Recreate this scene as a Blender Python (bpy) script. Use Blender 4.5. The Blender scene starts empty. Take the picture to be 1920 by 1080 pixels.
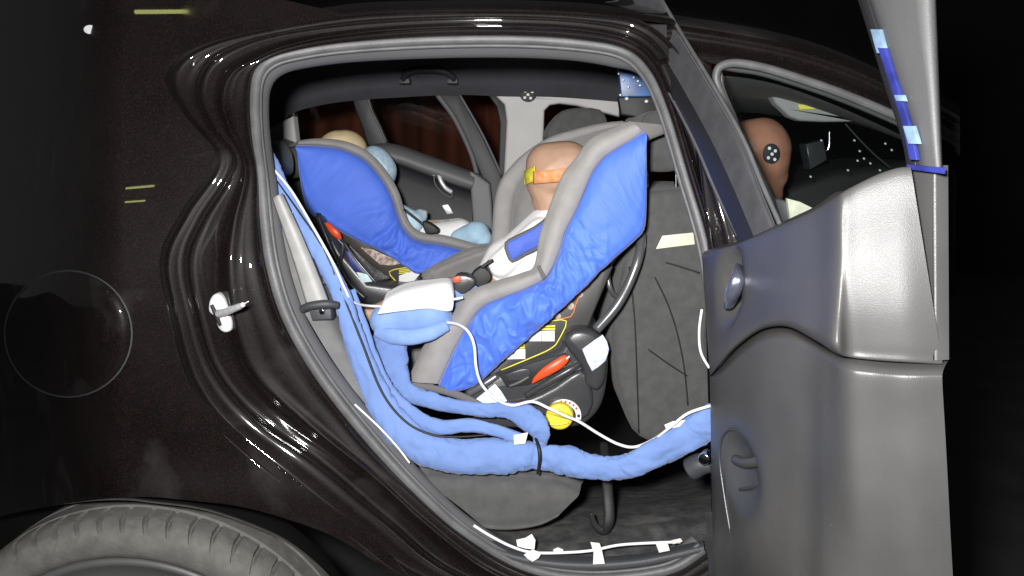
import bpy, bmesh, math, random
from mathutils import Vector, noise
random.seed(4)
S = bpy.context.scene
COL = S.collection
V = Vector

# ------------------------------------------------------------------ camera, light, exposure
CAM = V((0.0, -1.36, 1.25)); PITCH = math.radians(10.0); F = 1500.0
cam = bpy.data.cameras.new("camera"); co = bpy.data.objects.new("camera", cam); COL.objects.link(co)
co.location = CAM; co.rotation_euler = (math.pi / 2 - PITCH, 0, 0)
cam.sensor_width = 36; cam.lens = 36 * F / 1920; cam.clip_start = 0.02; cam.clip_end = 200
S.camera = co
W = bpy.data.worlds.new("World"); S.world = W; W.use_nodes = True
W.node_tree.nodes["Background"].inputs[0].default_value = (0.95, 0.97, 1.0, 1)
W.node_tree.nodes["Background"].inputs[1].default_value = 0.02
def lamp(name, loc, aim, power, size, col=(1, 1, 1)):
    l = bpy.data.lights.new(name, "AREA"); l.energy = power; l.size = size; l.color = col
    o = bpy.data.objects.new(name, l); COL.objects.link(o); o.location = loc
    o.rotation_euler = (V(aim) - V(loc)).to_track_quat("-Z", "Y").to_euler(); return o
lamp("camera_flash", (-0.09, -1.39, 1.335), (0.02, 0.5, 1.0), 46, 0.07, (1, 0.985, 0.97))
S.view_settings.view_transform = "Standard"; S.view_settings.look = "None"
S.view_settings.exposure = 0.22; S.view_settings.gamma = 1.0
S.render.engine = "CYCLES"
try: S.cycles.use_denoising = True
except Exception: pass

# ------------------------------------------------------------------ geometry helpers
CP, SP = math.cos(PITCH), math.sin(PITCH)
def ray(u, v):
    a = (u - 960) / F; b = (540 - v) / F
    return V((a, CP + b * SP, -SP + b * CP))
YO = 0.0                              # depth offset used while one assembly is laid out
def P(u, v, y):                       # point of the photo ray that lies on the plane Y = y
    d = ray(u, v); return CAM + d * ((y + YO - CAM.y) / d.y)
def L(pts, y=None):
    return [P(p[0], p[1], p[2] if len(p) > 2 else y) for p in pts]
def px(y, n=1): return n * (y - CAM.y) / F
def cr(p0, p1, p2, p3, t):
    return 0.5 * ((2 * p1) + (p2 - p0) * t + (2 * p0 - 5 * p1 + 4 * p2 - p3) * t * t + (3 * p1 - p0 - 3 * p2 + p3) * t ** 3)
def spline(pts, n, closed=False):     # n samples per span
    out = []; m = len(pts)
    for i in range(m if closed else m - 1):
        g = (lambda k: pts[k % m]) if closed else (lambda k: pts[max(0, min(m - 1, k))])
        for j in range(n): out.append(cr(g(i - 1), g(i), g(i + 1), g(i + 2), j / n))
    if not closed: out.append(pts[-1])
    return out
WL = {}
def wloc(o): return WL.get(o.name, V((0, 0, 0)))
def link(name, me, mat, parent):
    o = bpy.data.objects.new(name, me); COL.objects.link(o)
    if mat: me.materials.append(mat)
    vs = [v.co for v in me.vertices]
    c = V((sum((max(v[i] for v in vs) + min(v[i] for v in vs)) for _ in (0,)) / 2 for i in range(3)))
    c.z = min(v.z for v in vs)
    for v in me.vertices: v.co -= c
    WL[o.name] = c
    if parent: o.parent = parent; o.location = c - wloc(parent)
    else: o.location = c
    return o
def mesh(name, vs, fs, mat, parent=None, smooth=True):
    me = bpy.data.meshes.new(name); me.from_pydata([tuple(v) for v in vs], [], fs); me.update()
    bm = bmesh.new(); bm.from_mesh(me)
    bmesh.ops.remove_doubles(bm, verts=bm.verts, dist=1e-6)
    bmesh.ops.recalc_face_normals(bm, faces=bm.faces); bm.to_mesh(me); bm.free()
    for p in me.polygons: p.use_smooth = smooth
    return link(name, me, mat, parent)
def autosmooth(o, deg=40):
    bm = bmesh.new(); bm.from_mesh(o.data)
    for e in bm.edges:
        if len(e.link_faces) == 2 and e.calc_face_angle(0) > math.radians(deg): e.smooth = False
    bm.to_mesh(o.data); bm.free(); return o
def solid(o, t, off=-1):
    m = o.modifiers.new("thick", "SOLIDIFY"); m.thickness = t; m.offset = off; return o
def loft(name, rows, mat, parent=None, nu=5, nv=4, closed=False, disp=None, thick=0, off=-1):
    R = [spline([V(p) for p in r], nu, closed) for r in rows]
    cols = [spline(list(c), nv) for c in zip(*R)]
    m, n = len(cols), len(cols[0]); vs = []; fs = []
    for i, c in enumerate(cols):
        for j, p in enumerate(c):
            if disp: p = disp(p, i / max(1, m - 1), j / (n - 1))
            vs.append(p)
    for i in range(m if closed else m - 1):
        for j in range(n - 1):
            a = i * n + j; b = ((i + 1) % m) * n + j
            fs.append((a, b, b + 1, a + 1))
    o = mesh(name, vs, fs, mat, parent)
    if thick: solid(o, thick, off)
    return o
def slab(name, pts, n, th, mat, parent=None, bev=0.004, sm=0, dome=0.0):
    """outline pts (front face), facing n, extruded backwards by th, rounded front edge"""
    n = V(n).normalized(); pts = [V(p) for p in pts]
    if sm: pts = spline(pts, sm, True)
    c = sum(pts, V()) / len(pts); m = len(pts)
    area = V()
    for i in range(m): area += (pts[i] - c).cross(pts[(i + 1) % m] - c)
    sg = 1 if area.dot(n) > 0 else -1
    nor = []
    for i in range(m):
        t = (pts[(i + 1) % m] - pts[i - 1])
        if t.length < 1e-9: t = pts[(i + 1) % m] - pts[i]
        nor.append((n.cross(t.normalized()) * sg).normalized())
    rings = [[p - n * th for p in pts]]
    for k in range(4):
        a = k / 3 * math.pi / 2
        rings.append([p + nor[i] * (bev * (1 - math.cos(a))) - n * (bev * (1 - math.sin(a))) for i, p in enumerate(pts)])
    if dome:
        base = rings[-1]
        for k in (1, 2, 3):
            f = k / 4
            rings.append([p.lerp(c, f) + n * dome * (1 - (1 - f) ** 2) for p in base])
    vs = [p for r in rings for p in r]; fs = []
    for r in range(len(rings) - 1):
        for i in range(m):
            j = (i + 1) % m; fs.append((r * m + i, r * m + j, (r + 1) * m + j, (r + 1) * m + i))
    fs.append(tuple(range((len(rings) - 1) * m, len(rings) * m))); fs.append(tuple(range(m - 1, -1, -1)))
    return autosmooth(mesh(name, vs, fs, mat, parent), 35)
FRONT = V((0, -1, 0))
def plate(name, uv, y, th, mat, parent=None, bev=0.004, sm=0, dome=0.0):
    return slab(name, L(uv, y), FRONT, th, mat, parent, bev, sm, dome)
def tube(name, pts, mat, parent=None, n=6, seg=12, flat=1.0, wr=0.0, wf=30.0, cap=True, wpx=True):
    """pts: (u, v, y, width in px); flat: depth / width of the section; wr wrinkle amount"""
    C = [P(p[0], p[1], p[2]) for p in pts]; Wd = [V((px(p[2], p[3]) / 2, p[4] if len(p) > 4 else flat, 0)) for p in pts]
    return tube3(name, C, Wd, mat, parent, n, seg, wr, wf, cap)
def tube3(name, C, Wd, mat, parent=None, n=6, seg=12, wr=0.0, wf=30.0, cap=True):
    if not isinstance(Wd, list): Wd = [V((Wd, 1, 0))] * len(C)
    C = spline([V(c) for c in C], n); Wd = spline(Wd, n); vs = []; fs = []; m = len(C)
    Y = V((0, 1, 0)); last = None
    for i, c in enumerate(C):
        t = (C[min(m - 1, i + 1)] - C[max(0, i - 1)]).normalized()
        s = t.cross(Y)
        if s.length < 0.15: s = last or t.cross(V((0, 0, 1)))
        s.normalize()
        if last and s.dot(last) < 0: s = -s
        last = s; d = t.cross(s).normalized()
        for k in range(seg):
            a = 2 * math.pi * k / seg; r = Wd[i].x
            p = c + s * math.cos(a) * r + d * math.sin(a) * r * Wd[i].y
            if wr:
                q = c * wf + s * (math.cos(a) * 1.2) + d * math.sin(a) * 1.2
                f = 0.8 * noise.noise(q) - 1.5 * abs(noise.noise(q * 1.7 + V((9, 4, 2)))) + 0.4
                n1 = noise.noise(V((i / n * 2.2 + math.cos(a) * 0.9, math.cos(a) * 1.1 + c.z * 9, math.sin(a) * 1.1 + wf)))
                f -= 1.0 * max(0, 1 - abs(n1) * 7) ** 1.5
                p += (p - c).normalized() * wr * f * min(1.0, r / 0.034)
            vs.append(p)
    for i in range(m - 1):
        for k in range(seg):
            b = (k + 1) % seg; fs.append((i * seg + k, i * seg + b, (i + 1) * seg + b, (i + 1) * seg + k))
    if cap: fs.append(tuple(range(seg))); fs.append(tuple(range((m - 1) * seg, m * seg)))
    return mesh(name, vs, fs, mat, parent)
def blob(name, caps, mat, parent=None, voxel=0.005, sm=6):
    """tapered capsules (p1, r1, p2, r2) melted into one continuous surface"""
    vs = []; fs = []
    for p1, r1, p2, r2 in caps:
        p1 = V(p1); p2 = V(p2); ax = (p2 - p1); ln = ax.length
        ax = ax.normalized() if ln > 1e-6 else V((0, 0, 1))
        s = ax.orthogonal().normalized(); d = ax.cross(s); b0 = len(vs); rings = []
        for k in range(1, 7):
            a = k / 6 * math.pi / 2; rings.append((p1 - ax * r1 * math.cos(a), r1 * math.sin(a)))
        for k in range(0, 6):
            a = k / 6 * math.pi / 2; rings.append((p2 + ax * r2 * math.sin(a), r2 * math.cos(a)))
        ns = 16
        for c, r in rings:
            for j in range(ns):
                t = 2 * math.pi * j / ns; vs.append(c + s * math.cos(t) * r + d * math.sin(t) * r)
        for i in range(len(rings) - 1):
            for j in range(ns):
                q = (j + 1) % ns; fs.append((b0 + i * ns + j, b0 + i * ns + q, b0 + (i + 1) * ns + q, b0 + (i + 1) * ns + j))
        fs.append(tuple(b0 + j for j in range(ns - 1, -1, -1))); fs.append(tuple(b0 + (len(rings) - 1) * ns + j for j in range(ns)))
    o = mesh(name, vs, fs, mat, parent)
    m = o.modifiers.new("r", "REMESH"); m.mode = "VOXEL"; m.voxel_size = voxel; m.use_smooth_shade = True
    m = o.modifiers.new("s", "SMOOTH"); m.iterations = sm; m.factor = 0.5
    return o
def disc(name, c, n, r, th, mat, parent=None, bev=0.001, seg=28, ry=None):
    n = V(n).normalized(); s = n.orthogonal().normalized() if abs(n.z) > 0.9 else V((0, 0, 1)).cross(n).normalized(); d = n.cross(s)
    ry = ry or r
    return slab(name, [V(c) + s * math.cos(2 * math.pi * k / seg) * r + d * math.sin(2 * math.pi * k / seg) * ry for k in range(seg)], n, th, mat, parent, bev)
def empty(name, loc, label, cat, group=None):
    o = bpy.data.objects.new(name, None); COL.objects.link(o); o.location = loc; o.empty_display_size = 0.05
    WL[o.name] = V(loc); return tag(o, label, cat, group)
def tag(o, label, cat, group=None):
    o["label"] = label; o["category"] = cat
    if group: o["group"] = group
    return o
def lab(o, t): o["label"] = t; return o

# ------------------------------------------------------------------ materials
def M(name, col, rough=0.5, metal=0.0, bump=0.0, bs=200.0, var=0.0, vs=25.0, col2=None, sheen=0.0, coat=0.0, spec=0.5, flake=None, alpha=None, stretch=None, bdist=0.002, rvar=0.0):
    m = bpy.data.materials.new(name); m.use_nodes = True; N = m.node_tree.nodes; K = m.node_tree.links
    b = N["Principled BSDF"]
    b.inputs["Base Color"].default_value = (*col, 1); b.inputs["Roughness"].default_value = rough
    b.inputs["Metallic"].default_value = metal; b.inputs["Specular IOR Level"].default_value = spec
    b.inputs["Sheen Weight"].default_value = sheen; b.inputs["Sheen Roughness"].default_value = 0.4
    b.inputs["Coat Weight"].default_value = coat; b.inputs["Coat Roughness"].default_value = 0.018
    tc = N.new("ShaderNodeTexCoord"); src = tc.outputs["Object"]
    if stretch:
        mp = N.new("ShaderNodeMapping"); mp.inputs["Scale"].default_value = stretch; K.new(src, mp.inputs[0]); src = mp.outputs[0]
    def nz(scale, det=4):
        n = N.new("ShaderNodeTexNoise"); n.inputs["Scale"].default_value = scale; n.inputs["Detail"].default_value = det; K.new(src, n.inputs["Vector"]); return n
    if var or col2:
        n = nz(vs); r = N.new("ShaderNodeValToRGB"); K.new(n.outputs["Fac"], r.inputs[0])
        c2 = col2 or tuple(c * (1 - var) for c in col); c1 = col if col2 else tuple(min(1, c * (1 + var)) for c in col)
        r.color_ramp.elements[0].position = 0.35; r.color_ramp.elements[1].position = 0.65
        r.color_ramp.elements[0].color = (*c2, 1); r.color_ramp.elements[1].color = (*c1, 1)
        last = r.outputs[0]
        if flake:
            vo = N.new("ShaderNodeTexVoronoi"); vo.inputs["Scale"].default_value = flake[0]; K.new(src, vo.inputs["Vector"])
            r2 = N.new("ShaderNodeValToRGB"); r2.color_ramp.elements[0].position = 0.55; r2.color_ramp.elements[1].position = 1.0
            K.new(vo.outputs["Color"], r2.inputs[0]); r2.color_ramp.elements[0].color = (0, 0, 0, 1); r2.color_ramp.elements[1].color = (*flake[1], 1)
            ad = N.new("ShaderNodeMix"); ad.data_type = "RGBA"; ad.blend_type = "ADD"; ad.inputs[0].default_value = 1
            K.new(last, ad.inputs[6]); K.new(r2.outputs[0], ad.inputs[7]); last = ad.outputs[2]
        K.new(last, b.inputs["Base Color"])
    if rvar:
        n = nz(vs * 0.7); mr = N.new("ShaderNodeMapRange"); K.new(n.outputs["Fac"], mr.inputs[0])
        mr.inputs[1].default_value = 0.35; mr.inputs[2].default_value = 0.7; mr.inputs[3].default_value = max(0.02, rough - rvar); mr.inputs[4].default_value = rough + rvar
        K.new(mr.outputs[0], b.inputs["Roughness"])
    if bump:
        n = nz(bs, 5); bp = N.new("ShaderNodeBump"); bp.inputs["Strength"].default_value = bump; bp.inputs["Distance"].default_value = bdist
        K.new(n.outputs["Fac"], bp.inputs["Height"]); K.new(bp.outputs[0], b.inputs["Normal"])
    return m
def glassmat(name, tint=(0.9, 0.93, 0.93), refl=0.9):
    m = bpy.data.materials.new(name); m.use_nodes = True; N = m.node_tree.nodes; K = m.node_tree.links
    N.remove(N["Principled BSDF"]); t = N.new("ShaderNodeBsdfTransparent"); t.inputs[0].default_value = (*tint, 1)
    g = N.new("ShaderNodeBsdfGlossy"); g.inputs["Roughness"].default_value = 0.02; g.inputs[0].default_value = (refl, refl, refl, 1)
    f = N.new("ShaderNodeFresnel"); f.inputs[0].default_value = 1.45; x = N.new("ShaderNodeMixShader")
    K.new(f.outputs[0], x.inputs[0]); K.new(t.outputs[0], x.inputs[1]); K.new(g.outputs[0], x.inputs[2]); K.new(x.outputs[0], N["Material Output"].inputs[0]); return m
paint = M("burgundy_black_paint", (0.0040, 0.0036, 0.0036), 0.5, 0.0, var=0.35, vs=7, coat=1.0, spec=0.12, flake=(700, (0.019, 0.0062, 0.0052)))
def dust(m, sc, lo, hi, col, amt):     # dried smears and dust on a surface
    N = m.node_tree.nodes; K = m.node_tree.links; b = N["Principled BSDF"]; tc = N.new("ShaderNodeTexCoord")
    n = N.new("ShaderNodeTexNoise"); n.inputs["Scale"].default_value = sc; n.inputs["Detail"].default_value = 6; n.inputs["Distortion"].default_value = 0.6
    K.new(tc.outputs["Object"], n.inputs["Vector"]); mr = N.new("ShaderNodeMapRange"); K.new(n.outputs["Fac"], mr.inputs[0])
    mr.inputs[1].default_value = lo; mr.inputs[2].default_value = hi; mr.inputs[3].default_value = 0; mr.inputs[4].default_value = amt
    x = N.new("ShaderNodeMix"); x.data_type = "RGBA"; K.new(mr.outputs[0], x.inputs[0]); x.inputs[7].default_value = (*col, 1)
    src = b.inputs["Base Color"].links
    if src: K.new(src[0].from_socket, x.inputs[6])
    else: x.inputs[6].default_value = b.inputs["Base Color"].default_value
    K.new(x.outputs[2], b.inputs["Base Color"])
    m2 = N.new("ShaderNodeMapRange"); K.new(n.outputs["Fac"], m2.inputs[0]); m2.inputs[1].default_value = lo - 0.1; m2.inputs[2].default_value = hi
    m2.inputs[3].default_value = 0.015; m2.inputs[4].default_value = 0.16; K.new(m2.outputs[0], b.inputs["Coat Roughness"])
dust(paint, 5.5, 0.58, 0.72, (0.045, 0.042, 0.042), 0.45)
rubber = M("grey_seal_rubber", (0.10, 0.10, 0.103), 0.5, bump=0.25, bs=300, var=0.15, vs=30)
blackr = M("black_rubber", (0.012, 0.012, 0.013), 0.55, bump=0.2, bs=250)
felt = M("door_frame_felt", (0.045, 0.045, 0.05), 0.7, bump=0.3, bs=260, var=0.15, vs=40, sheen=0.1)
plastic = M("dark_grey_trim_plastic", (0.062, 0.061, 0.060), 0.42, bump=0.2, bs=1100, var=0.12, vs=7, rvar=0.06)
framedark = M("far_frame_black", (0.018, 0.019, 0.022), 0.5, bump=0.2, bs=500)
padgrey = M("far_door_pad_grey", (0.20, 0.20, 0.205), 0.6, bump=0.3, bs=600)
padlight = M("front_headliner_grey", (0.28, 0.275, 0.27), 0.85, bump=0.2, bs=600)
plastic2 = M("charcoal_trim_plastic", (0.045, 0.047, 0.052), 0.45, bump=0.35, bs=900, var=0.08, vs=6)
framegrey = M("mid_grey_frame_trim", (0.085, 0.085, 0.086), 0.55, bump=0.2, bs=500, var=0.05, vs=8)
softgrey = M("light_grey_pillar_trim", (0.62, 0.61, 0.60), 0.7, bump=0.2, bs=500, var=0.04, vs=8)
liner = M("dark_headliner_cloth", (0.062, 0.064, 0.075), 0.9, bump=0.2, bs=700, var=0.08, vs=15)
trimband = M("grey_inner_trim", (0.12, 0.12, 0.125), 0.6, bump=0.2, bs=500)
seatcloth = M("charcoal_seat_cloth", (0.080, 0.080, 0.080), 0.85, bump=0.6, bs=900, var=0.12, vs=40, sheen=0.15)
bolster = M("grey_seat_side_cloth", (0.14, 0.14, 0.14), 0.8, bump=0.4, bs=700, var=0.1, vs=30, sheen=0.1)
bolster2 = M("pale_grey_belt_web", (0.38, 0.38, 0.37), 0.65, bump=0.3, bs=600, var=0.12, vs=25)
carpet = M("black_carpet", (0.035, 0.035, 0.036), 0.95, bump=1.0, bs=350, col2=(0.085, 0.085, 0.085), vs=30, bdist=0.004)
silver = M("zinc_striker_metal", (0.82, 0.83, 0.85), 0.35, 0.35, bump=0.3, bs=60, var=0.1, vs=60)
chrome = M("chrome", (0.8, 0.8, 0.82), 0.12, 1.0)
bluechrome = M("satin_door_handle_metal", (0.45, 0.48, 0.62), 0.22, 0.9)
tyrem = M("dusty_tyre_rubber", (0.125, 0.121, 0.112), 0.8, bump=0.5, bs=140, var=0.15, vs=40)
rimm = M("grey_rim", (0.12, 0.12, 0.12), 0.5, 0.3, var=0.1, vs=10, bump=0.1, bs=50)
dust(carpet, 14, 0.52, 0.75, (0.22, 0.21, 0.2), 0.6)
bluefab = M("blue_satin_cover", (0.080, 0.180, 0.77), 0.58, var=0.06, vs=9, bump=0.25, bs=500, sheen=0.3, spec=0.35, bdist=0.002)
bluepad = M("blue_strap_pad_cloth", (0.07, 0.13, 0.55), 0.7, bump=0.4, bs=500, sheen=0.3, var=0.1, vs=40)
greyfab = M("grey_seat_padding", (0.29, 0.278, 0.27), 0.9, bump=0.5, bs=650, var=0.07, vs=25, sheen=0.2)
greyfab2 = M("dark_grey_edge_binding", (0.13, 0.125, 0.125), 0.85, bump=0.4, bs=600)
sleeve = M("pale_blue_cotton_sleeve", (0.145, 0.235, 0.50), 0.9, bump=0.35, bs=60, var=0.06, vs=18, sheen=0.2, bdist=0.004)
trous = M("light_blue_trouser_cotton", (0.20, 0.32, 0.62), 0.9, bump=0.35, bs=60, var=0.10, vs=22, sheen=0.2, bdist=0.004)
white = M("white_cotton", (0.88, 0.88, 0.88), 0.85, bump=0.4, bs=35, sheen=0.2, bdist=0.004)
skin = M("tan_dummy_vinyl", (0.43, 0.27, 0.185), 0.5, var=0.08, vs=14, bump=0.1, bs=80)
skin2 = M("orange_brown_dummy_vinyl", (0.44, 0.20, 0.13), 0.5, var=0.15, vs=16)
skin3 = M("cream_dummy_vinyl", (0.72, 0.58, 0.34), 0.55, var=0.1, vs=18)
blackpl = M("glossy_black_plastic", (0.045, 0.046, 0.049), 0.28, bump=0.12, bs=700, var=0.1, vs=12)
steel = M("grey_painted_tube", (0.16, 0.165, 0.17), 0.28, 0.5)
web = M("grey_harness_webbing", (0.10, 0.10, 0.105), 0.7, bump=0.5, bs=900)
blk = M("matt_black", (0.012, 0.012, 0.012), 0.6)
red = M("red_lever_plastic", (0.75, 0.085, 0.02), 0.4, var=0.06, vs=40)
yellow = M("yellow_knob_plastic", (0.78, 0.66, 0.06), 0.45, var=0.05, vs=60)
paper = M("white_sticker_paper", (0.82, 0.82, 0.82), 0.6)
paperp = M("printed_sticker", (0.82, 0.82, 0.84), 0.5, col2=(0.42, 0.5, 0.75), vs=70)
papero = M("printed_orange_sticker", (0.62, 0.55, 0.5), 0.5, col2=(0.2, 0.1, 0.06), vs=80)
paperc = M("pale_cyan_sticker", (0.8, 0.86, 0.88), 0.5, col2=(0.5, 0.75, 0.8), vs=60)
inkY = M("yellow_print", (0.75, 0.68, 0.06), 0.5); inkO = M("orange_print", (0.6, 0.2, 0.04), 0.5); inkR = M("red_print", (0.6, 0.04, 0.03), 0.5); inkB = M("black_print", (0.02, 0.02, 0.02), 0.6)
tape = M("white_paper_tape", (0.78, 0.77, 0.73), 0.7, bump=0.6, bs=90, var=0.05, vs=60)
tapec = M("cream_masking_tape", (0.74, 0.70, 0.55), 0.7, bump=0.6, bs=80, var=0.06, vs=60)
wire = M("white_cable_jacket", (0.8, 0.8, 0.8), 0.4)
orange = M("orange_chalk_mark", (0.72, 0.22, 0.05), 0.7, col2=(0.62, 0.36, 0.2), vs=90)
yel = M("yellow_chalk_mark", (0.75, 0.66, 0.05), 0.7, var=0.2, vs=90)
blueboard = M("blue_board", (0.03, 0.09, 0.25), 0.4, var=0.4, vs=30)
bluetape = M("blue_tape", (0.022, 0.028, 0.17), 0.4, var=0.3, vs=30)
palecloth = M("speckled_pale_blue_pillow", (0.62, 0.78, 0.88), 0.9, col2=(0.42, 0.62, 0.82), vs=90, bump=0.3, bs=60)
paleblue = M("pale_blue_cotton", (0.42, 0.62, 0.78), 0.9, var=0.1, vs=30, bump=0.5, bs=40)
stickerblue = M("pale_blue_frame_sticker", (0.16, 0.24, 0.34), 0.5, var=0.2, vs=60)
curtain = M("dark_red_curtain", (0.16, 0.040, 0.018), 0.9, var=0.5, vs=2.0, stretch=(2.5, 1, 0.2))
concrete = M("dark_hall_floor", (0.06, 0.06, 0.06), 0.7, var=0.2, vs=3)
hallm = M("dark_hall_wall", (0.02, 0.02, 0.022), 0.9, var=0.2, vs=1)
glass = glassmat("window_glass")

# ------------------------------------------------------------------ setting
def quad(name, pts, mat, kind="structure"):
    o = mesh(name, pts, [(0, 1, 2, 3)], mat); o["kind"] = kind; return o
fl = quad("floor", [(-9, -6, -0.32), (9, -6, -0.32), (9, 9, -0.32), (-9, 9, -0.32)], concrete)
rows = []
for z in (-0.3, 0.8, 1.75):
    rows.append([V((-2.2 + i * 0.06, 3.6 + 0.05 * math.sin(i * 1.7) + 0.03 * math.sin(i * 0.61 + z * 0.1), z)) for i in range(60)])
cu = loft("curtain", rows, curtain, nu=3, nv=2, thick=0.01)
tag(cu, "dark red pleated curtain hanging in the gloom beyond the far windows", "curtain")
quad("hall_wall", [(-9, 8.5, -0.32), (9, 8.5, -0.32), (9, 8.5, 6), (-9, 8.5, 6)], hallm)

# ------------------------------------------------------------------ car
def tube_light(c, ln, label):
    m = bpy.data.materials.get("warm_tube_glow")
    if not m:
        m = bpy.data.materials.new("warm_tube_glow"); m.use_nodes = True; b = m.node_tree.nodes["Principled BSDF"]
        b.inputs["Base Color"].default_value = (0.8, 0.8, 0.6, 1); b.inputs["Emission Color"].default_value = (0.95, 1.0, 0.35, 1); b.inputs["Emission Strength"].default_value = 6
    o = empty("ceiling_light", c, label, "light", "hall tube lights")
    c = V(c); tube3("lit_tube", [c - V((ln / 2, 0, 0)), c, c + V((ln / 2, 0, 0))], 0.02, m, o, n=2, seg=10)
    tube3("light_housing", [c + V((-ln / 2 - 0.05, 0, 0.07)), c + V((0, 0, 0.07)), c + V((ln / 2 + 0.05, 0, 0.07))], 0.05, hallm, o, n=2, seg=4)
car = empty("car", (0, 0.7, -0.3), "dark burgundy black hatchback with its rear side door standing open", "car")
def yb(u, v):                        # depth of the outer skin
    y = 0.0
    if v < 520: y += 0.13 * ((520 - v) / 520) ** 1.6
    if u < 230: y += 0.45 * ((230 - u) / 190) ** 2.2
    if v > 800: y -= 0.012 * math.exp(-((v - 945) / 60) ** 2)
    y -= 0.018 * math.exp(-(((u - 120) / 420) ** 2 + ((v - 560) / 260) ** 2))
    return y
E1 = [(1420,620),(1400,470),(1355,320),(1310,190),(1270,95),(1200,38),(1100,25),(960,19),(800,20),(650,27),(490,55),(390,78),(330,108),(308,150),(345,215),(402,297),(340,395),(298,485),(315,590),(352,720),(417,813),(527,907),(650,1003),(780,1090),(1050,1170),(1250,1170),(1350,1120)]
E3 = [(1375,620),(1355,470),(1315,330),(1275,190),(1240,105),(1188,62),(1095,43),(960,36),(800,38),(650,48),(515,68),(435,95),(392,130),(380,180),(402,240),(444,308),(385,415),(358,490),(374,590),(408,690),(478,775),(600,862),(730,970),(860,1072),(1080,1150),(1250,1150),(1345,1100)]
E4 = [(1365,620),(1345,470),(1305,330),(1265,195),(1230,115),(1180,75),(1090,56),(960,49),(800,51),(650,64),(540,85),(470,115),(430,143),(417,190),(430,240),(460,316),(438,420),(430,500),(440,590),(478,700),(580,797),(690,885),(800,985),(920,1075),(1090,1135),(1250,1125),(1340,1080)]
SE = [(1345,620),(1325,470),(1285,330),(1245,200),(1210,130),(1165,95),(1080,80),(960,73),(800,75),(650,85),(560,98),(508,113),(484,140),(478,190),(481,260),(489,330),(498,430),(511,510),(540,600),(600,705),(690,820),(790,928),(880,1005),(990,1066),(1110,1085),(1250,1070),(1320,1030)]
def lp(a, b, t): return (a[0] + (b[0] - a[0]) * t, a[1] + (b[1] - a[1]) * t)
def ring(f, dy):
    out = []
    for i in range(len(E1)):
        p = f(i); out.append(P(p[0], p[1], yb(*E1[i]) + dy))
    return out
def sm_(a, b, x):
    x = max(0.0, min(1.0, (x - a) / (b - a))); return x * x * (3 - 2 * x)
rings = []
for k in range(14):
    q = (0, .03, .06, .10, .15, .21, .28, .36, .55, .78, .83, .88, .94, 1)[k]
    rings.append(ring(lambda i: lp(E1[i], E3[i], q), 0.034 * sm_(0, 0.32, q) + 0.003 * q + 0.041 * sm_(0.78, 1.0, q)))
for k in range(1, 9):
    q = (0, .2, .45, .68, .76, .84, .92, .97, 1)[k]
    rings.append(ring(lambda i: lp(E3[i], E4[i], q), 0.078 - 0.017 * sm_(0.66, 1.0, q)))
for k in range(1, 9):
    q = (0, .05, .12, .22, .35, .6, .75, .88, 1)[k]
    rings.append(ring(lambda i: lp(E4[i], SE[i], q), 0.061 + 0.009 * sm_(0.0, 0.30, q) + 0.028 * sm_(0.6, 1, q)))
loft("door_jamb", rings, paint, car, nu=7, nv=1)
# quarter panel : Coons patch
def polyat(pts, n):
    s = spline([V((p[0], p[1], 0)) for p in pts], 8); d = [0]
    for i in range(1, len(s)): d.append(d[-1] + (s[i] - s[i - 1]).length)
    out = []; k = 0
    for i in range(n + 1):
        t = d[-1] * i / n
        while k < len(s) - 2 and d[k + 1] < t: k += 1
        f = (t - d[k]) / max(1e-9, d[k + 1] - d[k]); out.append(s[k].lerp(s[k + 1], min(1, f)))
    return out
ARCH = [(-70,985),(40,955),(153,936),(230,932),(283,937),(383,951),(483,985),(550,1020),(617,1078),(670,1150)]
nA, nB = 60, 90
top = polyat([(-70,-90),(250,-70),(450,-20),(650,27)], nA); bot = polyat(ARCH, nA)
rgt = polyat(E1[9:24] + [(800,1150)], nB); lft = polyat([(-70,-90),(-70,400),(-70,985)], nB)
vs = []; fs = []
for j in range(nB + 1):
    for i in range(nA + 1):
        s = i / nA; t = j / nB
        c = top[i] * (1 - t) + bot[i] * t + lft[j] * (1 - s) + rgt[j] * s - (top[0] * (1 - s) * (1 - t) + top[nA] * s * (1 - t) + bot[0] * (1 - s) * t + bot[nA] * s * t)
        vs.append(P(c.x, c.y, yb(c.x, c.y)))
for j in range(nB):
    for i in range(nA):
        a = j * (nA + 1) + i; fs.append((a, a + 1, a + nA + 2, a + nA + 1))
qp = mesh("rear_quarter_panel", vs, fs, paint, car)
lip = [[P(p.x, p.y, yb(p.x, p.y) + d) + V((0, 0, z)) for p in polyat(ARCH, 30)] for d, z in ((0, 0), (0.004, -0.003), (0.012, -0.005), (0.035, -0.006))]
loft("wheel_arch_lip", lip, paint, car, nu=2, nv=2)
lin = [[P(p.x, p.y, yb(p.x, p.y) + d) + V((0, 0, z)) for p in polyat(ARCH, 30)] for d, z in ((0.030, -0.002), (0.15, 0.01), (0.34, 0.02), (0.36, -0.4))]
loft("wheel_arch_liner", lin, blk, car, nu=2, nv=2)
roofrows = []
for dv, dy in ((0, 0.0), (-5, 0.004), (-12, 0.02), (-22, 0.07), (-30, 0.2), (-32, 0.5), (-10, 1.0)):
    roofrows.append([P(E1[i][0] + (0 if i > 3 else 0), E1[i][1] + dv * (1 if i > 3 else 0.5), yb(*E1[i]) + dy + 0.004) for i in range(10, 4, -1)] +
                    [P(u, v + dv, 0.12 + dy) for u, v in ((1290, 50), (1440, 75), (1560, 108), (1680, 160), (1800, 230))])
loft("roof_panel", roofrows, paint, car, nu=6, nv=4)
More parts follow.
